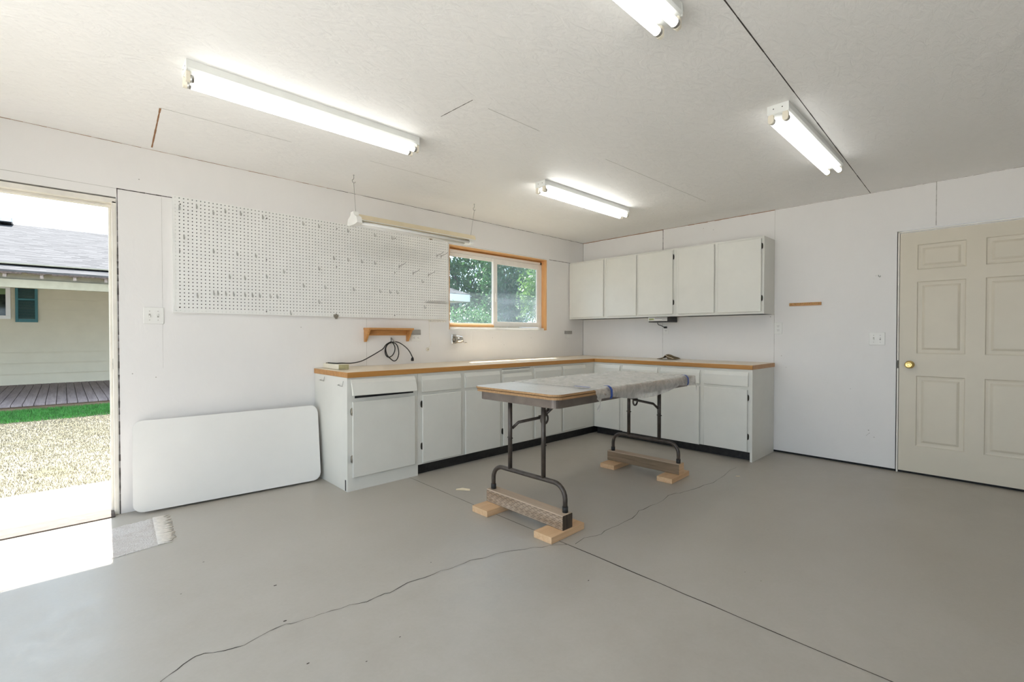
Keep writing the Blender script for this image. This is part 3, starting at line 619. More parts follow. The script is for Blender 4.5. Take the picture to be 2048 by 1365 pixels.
# ================================================================== SMALL THINGS ON THE BACK WALL
sh = thing('wall_shelf', (-2.99, 0, 1.12), 'small oak shelf with two triangular brackets under the pegboard', 'shelf')
b = MB(); b.box((-3.222, -.105, 1.226), (-2.755, -.001, 1.245), 0, .002); b.build('shelf_board', M['oak'], sh)
b = MB(); b.box((-3.197, -.018, 1.176), (-2.785, -.001, 1.2255), 0, .001); b.build('back_rail', M['oak'], sh)
for x in (-3.217, -2.782):
    b = MB(); b.prism([(-.001, 1.2255), (-.095, 1.2255), (-.022, 1.118), (-.001, 1.118)], 0, x, x + .018); b.build('bracket', M['oak'], sh)
def switch(name, c, axis, label, mat='wall'):
    # two-gang toggle plate 0.114 x 0.114
    root = thing(name, c, label, 'switch'); cx, cy_, cz = c
    def P(u, d, z): return (cx + u, -d, cz + z) if axis == 'A' else (-d, cy_ - u, cz + z)
    def bx(b, u0, d0, z0, u1, d1, z1, bev=0): b.box(P(u0, d0, z0), P(u1, d1, z1), 0, bev)
    b = MB(); bx(b, -.057, 0.0006, -.057, .057, .007, .057, .003); b.build('cover_plate', M['white'], root)
    for u, up in ((-.023, -1), (.023, 1)):
        b = MB(); bx(b, u - .005, .007, -.012, u + .005, .0078, .012); s_ = b.build('toggle_slot', M['seamlight'], root)
        b = MB(); z0, z1 = (-.012, .002) if up < 0 else (-.002, .012); bx(b, u - .004, .0078, z0, u + .004, .016, z1, .002); b.build('toggle', M['white'], root)
    for u in (-.023, .023):
        for z in (-.03, .03): b = MB(); b.cyl(P(u, .0065, z), P(u, .0078, z), .003, 8); b.build('screw', M['seamlight'], root)
switch('light_switch', (-4.741, 0, 1.312), 'A', 'white double light switch between the doorway and the pegboard')
switch('light_switch', (0, -3.24, 1.147), 'B', 'white double light switch beside the cream panelled door')
def outlet(c, axis, w, h, label, horiz=False, plate=None, dz=0, sockets=True):
    root = thing('wall_outlet', c, label, 'outlet', ); cx, cy_, cz = c
    def P(u, d, z): return (cx + u, -d, cz + z) if axis == 'A' else (-d, cy_ - u, cz + z)
    b = MB(); b.box(P(-w / 2, .0006, -h / 2), P(w / 2, .006, h / 2), 0, .002); b.build('cover_plate', M['white'], root)
    if sockets:
        for s_ in (-1, 1):
            ou, oz = (s_ * .024, 0) if horiz else (0, s_ * .02)
            b = MB(); b.box(P(ou - .016, .006, oz - .013), P(ou + .016, .008, oz + .013), 0, .0015); sk = b.build('socket', M['white'], root)
            b = MB()
            for du, dz_ in ((-.006, .004), (.006, .004), (0, -.006)):
                if horiz: du, dz_ = dz_, du
                b.box(P(ou + du - .0017, .008, oz + dz_ - .0026), P(ou + du + .0017, .0086, oz + dz_ + .0026))
            b.build('slot', M['black'], sk)
    if plate:
        u0, z0, u1, z1 = plate; b = MB(); b.box(P(u0, .0006, z0), P(u1, .009, z1), 0, .001); tag(b.build('flip_cover', M['greyplate'], root), 'grey metal cover plate')
    return root
outlet((-2.672, 0, 1.152), 'A', .105, .062, 'white outlet with a grey plate above it, right of the oak shelf', True, (-.05, .032, .052, .08))
outlet((-.325, 0, 1.165), 'A', .10, .05, 'white box with a grey plate on top, right of the window', True, (-.07, .028, .075, .07), sockets=False)
outlet((0, -2.448, 1.247), 'B', .072, .116, 'white outlet just right of the wall cabinets')
outlet((0, -1.236, 1.25), 'B', .074, .118, 'white outlet under the radio with a black plug in it')
# cord hook, cord
b = MB(); p = at(782, 682, 1, -.0005); b.box((p.x - .007, -.003, p.z - .03), (p.x + .007, -.0006, p.z + .03), 0, .001); b.tube([(p.x, -.002, p.z - .012), (p.x + .008, -.035, p.z - .018), (p.x + .012, -.055, p.z - .006)], .005, 8); b.tube([(p.x, -.003, p.z + .028), (p.x + .015, -.03, p.z - .005)], .004, 8)
tag(b.build('utility_hook', M['steel']), 'grey metal wall hook under the oak shelf holding the black cord', 'hook')
ec = thing('extension_cord', (-2.95, -.03, .9), 'black extension cord looped on the wall hook, plug dangling', 'cord')
A_ = [at(x, y, 1, d) for x, y, d in ((656, 726.2, -.2), (673, 730, -.26), (683, 729.5, -.25), (702, 727, -.16), (722, 723, -.09), (740, 714, -.05), (757, 704, -.04), (766, 698, -.04), (772, 690, -.045), (779, 685.5, -.045), (783, 684.5, -.04), (788, 690, -.035), (790, 697, -.03), (788.5, 705, -.025), (784, 712, -.025), (777, 715, -.025), (772, 711, -.025), (770, 702, -.025), (773, 692, -.03), (781, 685.5, -.035), (784, 685, -.036), (792, 688.5, -.034), (796, 696, -.03), (797.5, 708, -.024), (794, 719, -.024), (788, 722.5, -.024), (781, 718, -.022), (774, 710, -.02), (771.5, 698, -.02), (775, 690, -.03), (781, 686, -.04), (786, 684.5, -.045), (796, 685, -.04), (808, 692, -.035), (818, 702, -.03), (825, 715, -.03))]
for q in A_[:3]: q.z = max(q.z, .9485)
b = MB(); b.tube(smooth_path(A_, 5), .0048, 8); b.build('cable', M['cable'], ec)
b = MB(); p = A_[-1]; b.lathe([(0, .006), (.008, .012), (.03, .015), (.036, .012), (.037, .004)], p, (-.1, -.1, -1), 14); b.build('plug', M['cable'], ec)
# pull cord with small ivory end
pc = thing('pull_cord', (-2.53, -.01, 1.03), 'thin pale cord hanging from the pegboard to a small ivory knob', 'cord')
b = MB(); pts = [at(858, 640, 1, -.028), at(858.5, 660, 1, -.02), at(859, 675, 1, -.012), at(862, 688, 1, -.008), at(857, 696, 1, -.01)]; b.tube(smooth_path(pts, 5), .0014, 6); b.build('cord', M['ivory'], pc)
p = at(855.5, 699, 1, -.006); b = MB(); b.lathe([(0, .018), (.006, .018), (.01, .012), (.012, .006)], (p.x, -.0006, p.z), (0, -1, 0), 18); b.build('knob', M['ivory'], pc)
b = MB(); b.cyl((p.x, -.0122, p.z), (p.x, -.0135, p.z), .006, 10); b.build('screw', M['steel'], pc)
# pencil sharpener
ps = thing('pencil_sharpener', (-2.15, -.07, 1.08), 'chrome crank pencil sharpener screwed to the wall below the window', 'pencil sharpener')
c = at(912, 679.5, 1, -.075); fx_ = c.x - .02
b = MB(); b.box((fx_ + .02, -.006, c.z - .045), (fx_ + .075, -.0006, c.z + .055), 0, .002); b.box((fx_ + .035, -.05, c.z - .02), (fx_ + .06, -.005, c.z + .01), 0, .003); b.build('bracket', M['chrome'], ps)
b = MB(); b.lathe([(.012, .036), (.02, .04), (.085, .038), (.095, .03), (.098, .012)], (fx_, -.075, c.z), (1, 0, 0), 26); b.build('shavings_case', M['chrome'], ps)
b = MB(); b.lathe([(-.004, .006), (-.004, .034), (0, .042), (.012, .042), (.0125, .035)], (fx_, -.075, c.z), (1, 0, 0), 26); dial = b.build('dial', M['nickel'], ps)
b = MB()
for k in range(8):
    a = k * math.pi / 4; r = .0035 + .0006 * k; b.cyl((fx_ - .0042, -.075 + .023 * math.cos(a), c.z + .023 * math.sin(a)), (fx_ - .0052, -.075 + .023 * math.cos(a), c.z + .023 * math.sin(a)), r, 10)
b.build('pencil_hole', M['black'], dial)
b = MB(); b.tube([(fx_ + .098, -.075, c.z), (fx_ + .108, -.075, c.z), (fx_ + .112, -.085, c.z - .03), (fx_ + .122, -.087, c.z - .036), (fx_ + .135, -.087, c.z - .036)], .004, 8); b.cyl((fx_ + .13, -.087, c.z - .036), (fx_ + .15, -.087, c.z - .036), .008, 10); b.build('crank', M['chrome'], ps)
# coat rack strip and small hook on the right wall
rk = thing('hook_rail', (-.005, -2.68, 1.478), 'small brown wooden rail with pale pegs on the right wall', 'hook rail')
b = MB(); b.box((-.016, -2.818, 1.463), (-.0006, -2.548, 1.493), 0, .002); b.build('rail', M['oak'], rk)
for k in range(7):
    y = -2.565 - k * .039; b = MB(); b.lathe([(0, .003), (.012, .003), (.014, .0055), (.02, .0045), (.021, .001)], (-.016, y, 1.478), (-1, 0, .25), 10); b.build('peg', M['brass'], rk)
p = at(1757, 551, 0, -.001); b = MB(); b.tube([(-.001, p.y, p.z), (-.012, p.y, p.z - .002), (-.016, p.y - .004, p.z - .012), (-.012, p.y - .01, p.z - .016), (-.012, p.y - .016, p.z - .006)], .0025, 8)
tag(b.build('cup_hook', M['steel']), 'tiny metal cup hook high on the bare right wall', 'hook')

# ================================================================== ON THE WORKTOP
bx = thing('metal_box', (-3.55, -.2, TOPZ), 'flat cream box with its shaded end coloured olive, on the left end of the worktop', 'box')
b = MB(); b.box((-3.60, -.335, TOPZ + .0005), (-3.51, -.03, TOPZ + .042), 0, .003); b.build('case', M['boxp'], bx)
b = MB(); b.box((-3.597, -.338, TOPZ + .002), (-3.513, -.3352, TOPZ + .040)); b.build('end_cap', M['olive'], bx)  # thin plate carrying the end's shade, no separate cap
b = MB(); b.lathe([(0, .01), (.004, .009), (.006, .003)], (-3.585, -.075, TOPZ + .042), (0, 0, 1), 12); b.build('grommet', M['rag'], bx)
rg = thing('rag', (-.18, -1.36, TOPZ), 'crumpled brown cloth lying on the worktop under the radio', 'rag')
b = MB(); prof = [(-1.245, .002), (-1.27, .006), (-1.30, .014), (-1.325, .03), (-1.345, .05), (-1.36, .058), (-1.375, .05), (-1.395, .036), (-1.43, .024), (-1.465, .014), (-1.47, .004)]
n = 7; vs = []
for i, (y, z) in enumerate(prof):
    for k in range(n):
        f = k / (n - 1); vs.append((-.26 + .17 * f + random.uniform(-.004, .004), y + random.uniform(-.004, .004) + (f - .5) * .02, TOPZ + .001 + (.002 if k == 0 and not -1.375 < y < -1.335 else z * (1 - .35 * abs(f - .4)) + random.uniform(0, .003))))
b.add(vs, [(i * n + k, i * n + k + 1, (i + 1) * n + k + 1, (i + 1) * n + k) for i in range(len(prof) - 1) for k in range(n - 1)], 0, True)
o = b.build('cloth', M['rag'], rg); md = o.modifiers.new('s', 'SOLIDIFY'); md.thickness = .004; md.offset = 1; md = o.modifiers.new('u', 'SUBSURF'); md.levels = md.render_levels = 2
b = MB(); b.tube([(-.262, y, TOPZ + .004 + z * .86) for y, z in prof[5:10]], .0035, 6); b.build('hem', M['raglining'], rg)
# radio under the wall cabinet
ra0, ra1 = at(1296, 638, 0, -.29), at(1334, 638, 0, -.29)
rd = thing('under_cabinet_radio', (-.2, (ra0.y + ra1.y) / 2, UB - .06), 'black and silver radio mounted under the middle wall cabinet', 'radio')
b = MB(); b.box((-.278, ra1.y, UB - .062), (-.05, ra0.y, UB - .002), 0, .003); b.build('case', M['radioblk'], rd)
b = MB(); b.box((-.29, ra1.y, UB - .05), (-.2785, ra0.y, UB - .004), 0, .003); fp = b.build('face_plate', M['silver'], rd)
b = MB(); b.box((-.2912, ra1.y + .16, UB - .037), (-.2902, ra0.y - .012, UB - .016)); b.build('display', M['display'], fp)
b = MB(); b.box((-.2912, ra1.y + .004, UB - .018), (-.2902, ra1.y + .15, UB - .012)); b.box((-.2912, ra1.y + .004, UB - .034), (-.2902, ra1.y + .06, UB - .031)); b.build('button_strip', M['radioblk'], fp)
b = MB(); b.tube(smooth_path([(-.12, -1.19, UB - .062), (-.11, -1.195, UB - .085), (-.07, -1.21, 1.29), (-.045, -1.232, 1.272), (-.03, -1.236, 1.27)], 5), .004, 8); b.build('power_cord', M['cable'], rd)
b = MB(); b.box((-.035, -1.254, 1.259), (-.0092, -1.220, 1.281), 0, .004, 2); b.build('plug', M['cable'], rd)

# ================================================================== FLUORESCENT LIGHTS
def fluoro(x0, yc, label, k, first=[None]):
    L = 1.235
    if first[0]:
        o = copy_tree(first[0])
    else:
        o = thing('fluorescent_light', (0, 0, H), label, 'ceiling light', 'lit ceiling strip lights'); z = H
        b = MB(); b.prism([(-.053, z - .0005), (.053, z - .0005), (.053, z - .034), (.058, z - .037), (.050, z - .047), (.018, z - .056), (-.018, z - .056), (-.050, z - .047), (-.058, z - .037), (-.053, z - .034)], 0, .004, L - .004)
        b.build('housing', M['lamp'], o)
        for xa in (0, L - .004):
            b = MB(); b.box((xa, -.054, z - .05), (xa + .004, .054, z - .0005)); e = b.build('end_plate', M['lamp'], o)
            b = MB(); f_ = xa - .0004 if xa == 0 else xa + .0044
            for y in (-.022, .022): b.cyl((f_, y, z - .022), (xa + .002, y, z - .022), .0032, 8)
            b.build('screw_hole', M['black'], e)
        for xa in (.001, L - .017):
            for y in (-.036, .036):
                b = MB(); b.prism(rrect(y - .014, z - .098, y + .014, z - .046, .0135, 5), 0, xa, xa + .016); b.build('lamp_holder', M['ivory'], o)
        for y in (-.036, .036):
            b = MB(); b.cyl((.032, y, z - .079), (L - .032, y, z - .079), .0165, 16); tb = b.build('tube', M['tube0'], o); tag(tb, 'glowing white tube')
            b = MB(); b.cyl((.017, y, z - .079), (.0318, y, z - .079), .0168, 16); b.build('tube_cap', M['steel'], tb); b = MB(); b.cyl((L - .0318, y, z - .079), (L - .017, y, z - .079), .0168, 16); b.build('tube_cap', M['steel'], tb)
        first[0] = o
    o.location = (x0, yc, H); o['label'] = label
    for ch in o.children:
        if ch.type == 'MESH' and ch.data.name.startswith('tube'): ch.material_slots[0].link = 'OBJECT'; ch.material_slots[0].material = M['tube%d' % k]
    return o
fluoro(-4.775, -1.378, 'lit twin-tube strip light at upper left of the ceiling', 0)
fluoro(-2.362, -1.385, 'lit twin-tube strip light nearest the wall cabinets', 1)
fluoro(-2.365, -3.15, 'lit twin-tube strip light at right, beside the long ceiling seam', 2)
fluoro(-4.715, -3.105, 'lit strip light cut off by the top of the picture', 3)
# hanging unlit shop light
hl = thing('shop_light', (-2.93, -.47, 2.06), 'unlit cream shop light hanging on wires in front of the pegboard', 'hanging light')
XA, XB, yc, zt = -3.53, -2.335, -.47, 2.128
b = MB(); b.prism([(yc - .055, zt - .04), (yc - .04, zt), (yc + .04, zt), (yc + .055, zt - .04), (yc + .05, zt - .041), (yc, zt - .03), (yc - .05, zt - .041)], 0, XA + .03, XB); b.build('channel', M['cream'], hl)
b = MB()
for s_ in (-1, 1): b.add([(XA + .02, yc + s_ * .052, zt - .04), (XB, yc + s_ * .052, zt - .04), (XB, yc + s_ * .085, zt - .052), (XA + .02, yc + s_ * .085, zt - .052), (XA + .02, yc + s_ * .052, zt - .043), (XB, yc + s_ * .052, zt - .043), (XB, yc + s_ * .085, zt - .055), (XA + .02, yc + s_ * .085, zt - .055)], [(0, 1, 2, 3), (4, 5, 6, 7), (0, 1, 5, 4), (1, 2, 6, 5), (2, 3, 7, 6), (3, 0, 4, 7)])
b.build('reflector', M['lamp'], hl)
for s_ in (-1, 1):
    b = MB(); b.cyl((XA + .04, yc + s_ * .036, zt - .065), (XB - .03, yc + s_ * .036, zt - .065), .014, 14); b.build('tube', M['tubeoff'], hl)
b = MB(); b.prism([(yc - .09, zt - .075), (yc - .075, zt - .03), (yc - .03, zt - .005), (yc - .025, zt + .02), (yc + .025, zt + .02), (yc + .03, zt - .005), (yc + .075, zt - .03), (yc + .09, zt - .075), (yc + .04, zt - .085), (yc - .04, zt - .085)], 0, XA - .012, XA + .03); b.build('end_cap', M['white'], hl)
b = MB(); b.box((XB - .07, yc - .055, zt - .085), (XB - .025, yc + .055, zt - .045), 0, .004); b.cyl((XB - .04, yc - .03, zt - .1), (XB - .04, yc - .03, zt - .085), .004, 8); b.build('lamp_holder', M['white'], hl)
for x, hx, hy in ((XA + .02, -3.525, -.465), (XB - .02, -2.318, -.48)):
    b = MB(); b.tube([(x, yc, zt), (hx, hy, H - .062)], .0016, 6); b.build('hanging_wire', M['steel'], hl)
for hx, hy, w in ((-3.525, -.465, 'left'), (-2.318, -.48, 'right')):
    b = MB(); b.tube(smooth_path([(hx, hy, H), (hx, hy, H - .03), (hx - .012, hy, H - .042), (hx - .008, hy, H - .058), (hx + .004, hy, H - .062), (hx + .014, hy, H - .052)], 4), .0022, 6); b.lathe([(0, .006), (.002, .006), (.003, .002)], (hx, hy, H), (0, 0, -1), 10)
    tag(b.build('ceiling_hook', M['steel']), f'ceiling screw hook above the {w} end of the hanging shop light', 'hook', 'ceiling hooks of the shop light')

# ================================================================== WORK TABLE ON BLOCKS
tb = thing('folding_table', (-2.21, -1.835, 0), 'folding work table with brown metal legs raised on timber blocks', 'table', rotz=R(1.8))
TZ = .83; TX0, TX1, TY0, TY1 = -.935, .93, -.37, .37
b = MB(); b.prism(rrect(TX0, TY0, TX1, TY1, .055, 6), 2, TZ - .013, TZ, 1); b.prism(rrect(TX0 + .002, TY0 + .002, TX1 - .002, TY1 - .002, .055, 6), 2, TZ, TZ + .0008, 0); b.build('plywood_top', [M['tabletop'], M['plyedge']], tb, True)
b = MB(); b.prism(rrect(TX0 + .004, TY0 + .003, TX1 - .004, TY1 - .003, .06, 6), 2, TZ - .032, TZ - .017, 0); b.box((TX0 + .02, TY0 + .02, TZ - .0171), (TX1 - .02, TY1 - .02, TZ - .0129), 1); b.build('lower_board', [M['plyedge'], M['black']], tb, True)
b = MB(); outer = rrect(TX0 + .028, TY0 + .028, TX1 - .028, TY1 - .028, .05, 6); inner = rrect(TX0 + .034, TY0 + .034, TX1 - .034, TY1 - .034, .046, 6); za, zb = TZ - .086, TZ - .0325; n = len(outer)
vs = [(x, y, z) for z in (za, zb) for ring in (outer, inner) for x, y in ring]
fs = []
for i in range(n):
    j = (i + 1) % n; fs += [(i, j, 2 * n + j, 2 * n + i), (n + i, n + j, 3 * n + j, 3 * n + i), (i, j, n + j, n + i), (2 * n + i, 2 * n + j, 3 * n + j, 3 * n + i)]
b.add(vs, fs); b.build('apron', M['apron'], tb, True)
for lx, yo, sg in ((-.845, -.045, 1), (.655, -.045, -1)):
    ly = (yo + .145, yo - .145); fy = (yo + .305, yo - .315)
    for y in ly: b = MB(); b.cyl((lx, y, .295), (lx, y, TZ - .04), .0145, 14); b.build('leg', M['tubemetal'], tb, True)
    zf = .135; zt_ = .288; r_ = .085
    pts = [(lx, fy[0], zf), (lx, fy[0], zt_ - r_)] + [(lx, fy[0] - r_ * (1 - math.cos(a)), zt_ - r_ + r_ * math.sin(a)) for a in [math.pi / 2 * k / 6 for k in range(1, 7)]] + [(lx, fy[1] + r_ * (1 - math.cos(a)), zt_ - r_ + r_ * math.sin(a)) for a in [math.pi / 2 * (6 - k) / 6 for k in range(0, 7)]] + [(lx, fy[1], zf)]
    b = MB(); b.tube(pts, .0145, 14); b.build('foot_rail', M['tubemetal'], tb, True)
    for y in fy: b = MB(); b.cyl((lx, y, .1262), (lx, y, .160), .0175, 14); b.build('foot_cap', M['rubber'], tb, True)
    # folding brace with locking ring
    ym = yo; bx_ = lx + sg * .02
    kx = lx + sg * .165; kz = .635
    b = MB(); b.tube([(bx_, ly[0] if sg > 0 else ly[1], .56), (lx + sg * .05, (ly[0] if sg > 0 else ly[1]) * .8 + ym * .2, .60), (kx, ym, kz)], .010, 8); b.tube([(kx, ym, kz), (lx + sg * .34, ym + .02, TZ - .06)], .009, 8); b.tube([(kx, ym, kz), (lx + sg * .32, ym - .07, TZ - .06)], .008, 8); br_ = b.build('brace', M['tubemetal'], tb, True)
    b = MB(); b.tube([(kx + .034 * math.cos(a), ym - .012, kz - .012 + .034 * math.sin(a)) for a in [2 * math.pi * k / 18 for k in range(18)]], .007, 8, closed=True); b.box((kx - .028, ym - .02, kz + .005), (kx + .028, ym + .02, kz + .012), 0, .003); b.build('locking_ring', M['tubemetal'], br_, True)
    b = MB()
    for y in ly: b.cyl((lx, y - .022, .50), (lx, y + .022, .50), .004, 8)
    b.build('bolt', M['hinge'], tb, True)
# plastic sheet over the table
TR = Matrix.Translation((-2.21, -1.835, 0)) @ Matrix.Rotation(R(1.8), 4, 'Z')
fm = thing('plastic_sheet', (-2.21, -1.835, TZ), 'crumpled clear plastic sheet taped over the far end of the work table', 'plastic sheet', rotz=R(1.8))
b = MB(); from mathutils import noise as mn
NXF, NYF = 84, 46; x0f, x1f = -.56, 1.03
def droop(x):       # how far the near edge hangs
    t_ = (x - x0f) / (x1f - x0f); return .062 + .05 * math.sin(math.pi * min(1, max(0, (t_ - .12) / .62))) ** 1.0 if t_ < .74 else .062 + .05 * max(0, math.sin(math.pi * (t_ - .74) / .3)) * .3
vs = []
for i in range(NXF + 1):
    for j in range(NYF + 1):
        x = x0f + (x1f - x0f) * i / NXF; hang = droop(x); W_ = (TY1 - TY0) + hang + .03
        s_ = -hang + W_ * j / NYF                   # distance in from the near edge
        e = .010
        wr = mn.noise(Vector((x * 5, s_ * 9, 3))) * .5 + mn.noise(Vector((x * 16, s_ * 24, 7))) * .35 + mn.noise(Vector((x * 45, s_ * 50, 1))) * .25
        if s_ >= 0:
            y = TY0 + min(s_, TY1 - TY0); z = TZ + .0035 + max(0, wr + .25) * .0105
            if s_ > TY1 - TY0: z -= (s_ - (TY1 - TY0)); y = TY1 + .006
        else:
            y = TY0 - .007 - max(0, .014 * math.sin(-s_ / hang * 2.4) * abs(math.sin(x * 3.2)) + wr * .006); z = TZ + .003 + s_
        if x > TX1 + .004:
            dx = x - TX1 - .004; z2 = min(z, TZ + .004) - dx * .85; z = z2; x = TX1 + .008 + dx * .25 + wr * .004
        if i == 0: x += wr * .03
        vs.append((x, y, z))
b.add(vs, [(i * (NYF + 1) + j, i * (NYF + 1) + j + 1, (i + 1) * (NYF + 1) + j + 1, (i + 1) * (NYF + 1) + j) for i in range(NXF) for j in range(NYF)], 0, True)
# dangling torn corner
vs = []
for k in range(6):
    f = k / 5; vs += [(x0f + .012 + .02 * f + .01 * math.sin(f * 7), TY0 - .012 - .012 * math.sin(f * 5), TZ - .058 - .085 * f), (x0f + .062 - .02 * f + .008 * math.sin(f * 9), TY0 - .012 + .006 * math.sin(f * 8), TZ - .060 - .080 * f)]
b.add(vs, [(2 * k, 2 * k + 1, 2 * k + 3, 2 * k + 2) for k in range(5)], 0, True)
b.bm.transform(Matrix.Translation((0, 0, -TZ))); b.build('sheet', M['film'], fm, True, recalc=False)
# painter's tape
def inv(p): return TR.inverted() @ Vector(p)
tl_ = inv(at(1151, 776.5, 2, TZ)); tr_ = inv(at(1177, 779, 2, TZ))
b = MB(); b.add([(x0f - .006, tr_.y - .02, 0.0), (x0f + .016, tr_.y - .02, .0), (x0f + .016, tl_.y + .0, .0), (x0f - .006, tl_.y, .0)], [(0, 1, 2, 3)]); b.bm.transform(Matrix.Translation((0, 0, .0148)))
o = b.build('painters_tape', M['blue'], fm, True); o.modifiers.new('s', 'SOLIDIFY').thickness = .0006
for px, py in ((1235.5, 779), (1360.5, 754)):
    p = inv(at(px, py, 2, TZ)); x = min(p.x, .86)
    b = MB(); b.tube  # curved strip over the edge
    prof = [(TY0 + .03, .016), (TY0 + .004, .016), (TY0 - .012, .008), (TY0 - .024, -.01), (TY0 - .026, -.05), (TY0 - .018, -.066)]
    vs = [(x + dx, y, z) for dx in (0, .025) for y, z in prof]; n = len(prof)
    b.add(vs, [(k, k + 1, n + k + 1, n + k) for k in range(n - 1)]); o = b.build('painters_tape', M['blue'], fm, True); o.modifiers.new('s', 'SOLIDIFY').thickness = .0006
# timbers and blocks
def beam(cx, cy_, rz, mats, label, L=.68):
    b = MB(); w, h = .089, .086; z0 = .0402
    pr = [(-w / 2 + .004, z0), (w / 2 - .004, z0), (w / 2, z0 + .004), (w / 2, z0 + h - .004), (w / 2 - .004, z0 + h), (-w / 2 + .004, z0 + h), (-w / 2, z0 + h - .004), (-w / 2, z0 + .004)]
    b.prism(pr, 1, -L / 2, L / 2, 0)
    bmesh.ops.recalc_face_normals(b.bm, faces=b.bm.faces[:])
    for f in b.bm.faces:
        if f.normal.z > .6: f.material_index = 2
        elif abs(f.normal.y) > .6: f.material_index = 1
    b.bm.transform(Matrix.Translation((cx, cy_, 0)) @ Matrix.Rotation(rz, 4, 'Z'))
    o = b.build('timber_beam', mats); tag(o, label, 'timber', 'timber beams under the work table'); return o
beam(-3.058, -1.913, R(-.3), [M['beam'], M['beamend'], M['beamtop']], 'rough timber with dash-shaped cuts under the near table legs')
beam(-1.548, -1.858, R(1.8), [M['beam2'], M['lumber'], M['beamtop']], 'dark weathered timber under the far table legs')
for k, (x0, x1, y0, y1, rz, lab) in enumerate(((-3.222, -2.935, -1.718, -1.566, 0, 'sawn wood block under the left end of the nearer timber'), (-3.218, -2.912, -2.264, -2.128, 1, 'sawn wood block under the right end of the nearer timber, closest to the camera'), (-1.733, -1.43, -1.672, -1.53, 1.5, 'sawn wood block under the left end of the farther timber'), (-1.726, -1.402, -2.205, -2.075, 2.5, 'sawn wood block under the right end of the farther timber'))):
    b = MB(); w, d = (x1 - x0) / 2, (y1 - y0) / 2; b.box((-w, -d, .0005), (w, d, .0398), 0, .0015); b.bm.transform(Matrix.Translation(((x0 + x1) / 2, (y0 + y1) / 2, 0)) @ Matrix.Rotation(R(rz), 4, 'Z'))
    tag(b.build('wood_block', M['lumber']), lab, 'wood block', 'wood blocks on the floor')
b = MB(); p = at(925, 981, 2, 0); b.add([(p.x - .04, p.y + .03, .002), (p.x + .03, p.y - .05, .001), (p.x + .045, p.y - .035, .006), (p.x + .01, p.y + .01, .012), (p.x - .025, p.y + .045, .004)], [(0, 1, 2, 3, 4)]); o = b.build('paper_scrap', M['chip']); o.modifiers.new('s', 'SOLIDIFY').thickness = .002; tag(o, 'small pale scrap lying on the floor left of the work table', 'scrap')
b = MB(); p = at(1476, 954, 2, 0); b.add([(p.x - .012, p.y + .012, .001), (p.x + .012, p.y - .014, .001), (p.x + .014, p.y - .004, .004), (p.x - .006, p.y + .016, .004)], [(0, 1, 2, 3)]); o = b.build('paper_scrap', M['chip']); o.modifiers.new('s', 'SOLIDIFY').thickness = .002; tag(o, 'tiny white chip on the floor right of the work table', 'scrap')

# ================================================================== LEANING TABLE, RUG
BL, BR_ = at(262, 1034, 2, 0), at(643, 963, 2, 0)
lx0, lx1 = -4.872, -3.690; ya, yb = -.085, -.185
def top_h(px, py, y): return at(px, py, 1, y).z
hL, hR = top_h(262, 848, -.045), top_h(636, 812, -.045)
ln = thing('leaning_folding_table', ((lx0 + lx1) / 2, -.1, 0), 'white plastic folding table leaning folded against the back wall', 'folding table')
h_ = (hL + hR) / 2; b = MB(); W_ = lx1 - lx0; L_ = math.hypot(h_, .085)
b.prism(rrect(-W_ / 2, 0, W_ / 2, L_, .055, 8), 2, 0, .022); bmesh.ops.bevel(b.bm, geom=[e for e in b.bm.edges if abs(e.verts[0].co.z - e.verts[1].co.z) < 1e-6], offset=.006, segments=2, affect='EDGES')
def lean(m):
    yaw = math.atan2(yb - ya, W_); tilt = math.atan2(h_, .085)
    return Matrix.Translation(((lx0 + lx1) / 2, (ya + yb) / 2 - .008, .012)) @ Matrix.Rotation(yaw, 4, 'Z') @ Matrix.Rotation(tilt, 4, 'X')
b.bm.transform(lean(0)); b.build('tabletop', M['leaner'], ln)
b = MB()
b.box((-W_ / 2 + .03, .05, -.018), (W_ / 2 - .004, .075, -.0005)); b.box((-W_ / 2 + .03, L_ - .08, -.018), (W_ / 2 - .03, L_ - .055, -.0005)); b.bm.transform(lean(0)); b.build('frame_rail', M['rubber'], ln)
b = MB(); b.tube([(-W_ / 2 + .1, .12, -.02), (W_ / 2 - .12, .12, -.02)], .012, 8); b.bm.transform(lean(0)); b.build('folded_leg', M['rubber'], ln)
ru = thing('rug', (-5.4, -.4, 0), 'white fringed rug lying inside the open doorway', 'rug')
E0, E1 = at(60, 1167, 2, 0), at(318, 1091, 2, 0)          # near long edge
ux = (E1 - E0).normalized(); C1 = E1; uy = Vector((.06, .998, 0)).normalized(); LEN, WID = 1.0, .50
nx, ny = 70, 36; b = MB(); vs = []
for i in range(nx + 1):
    for j in range(ny + 1):
        p = C1 - ux * (LEN * i / nx) + uy * (WID * j / ny); edge = min(i, nx - i, j, ny - j)
        vs.append((p.x, p.y, (.001 if edge == 0 else .007 + .005 * mn.noise(Vector((p.x * 55, p.y * 55, 0))))))
b.add(vs, [(i * (ny + 1) + j, i * (ny + 1) + j + 1, (i + 1) * (ny + 1) + j + 1, (i + 1) * (ny + 1) + j) for i in range(nx) for j in range(ny)], 0, True); b.build('pile', M['rug'], ru)
for s_, base in ((1, C1), (-1, C1 - ux * LEN)):
    b = MB()
    for k in range(66):
        f = (k + .5) / 66; p = base + uy * (WID * f) - ux * (s_ * .004); bend = random.uniform(-.015, .015) + (.01 * math.sin(f * 9)); ln_ = random.uniform(.065, .095)
        b.tube([(p.x, p.y, .005)] + [tuple(p + ux * (s_ * ln_ * q) + uy * (bend * q * q) + Vector((0, 0, .0045 - .0015 * q))) for q in (.35, .7, 1)], [.0042, .0042, .0036, .0022], 5)
    b.build('fringe', M['fringe'], ru)

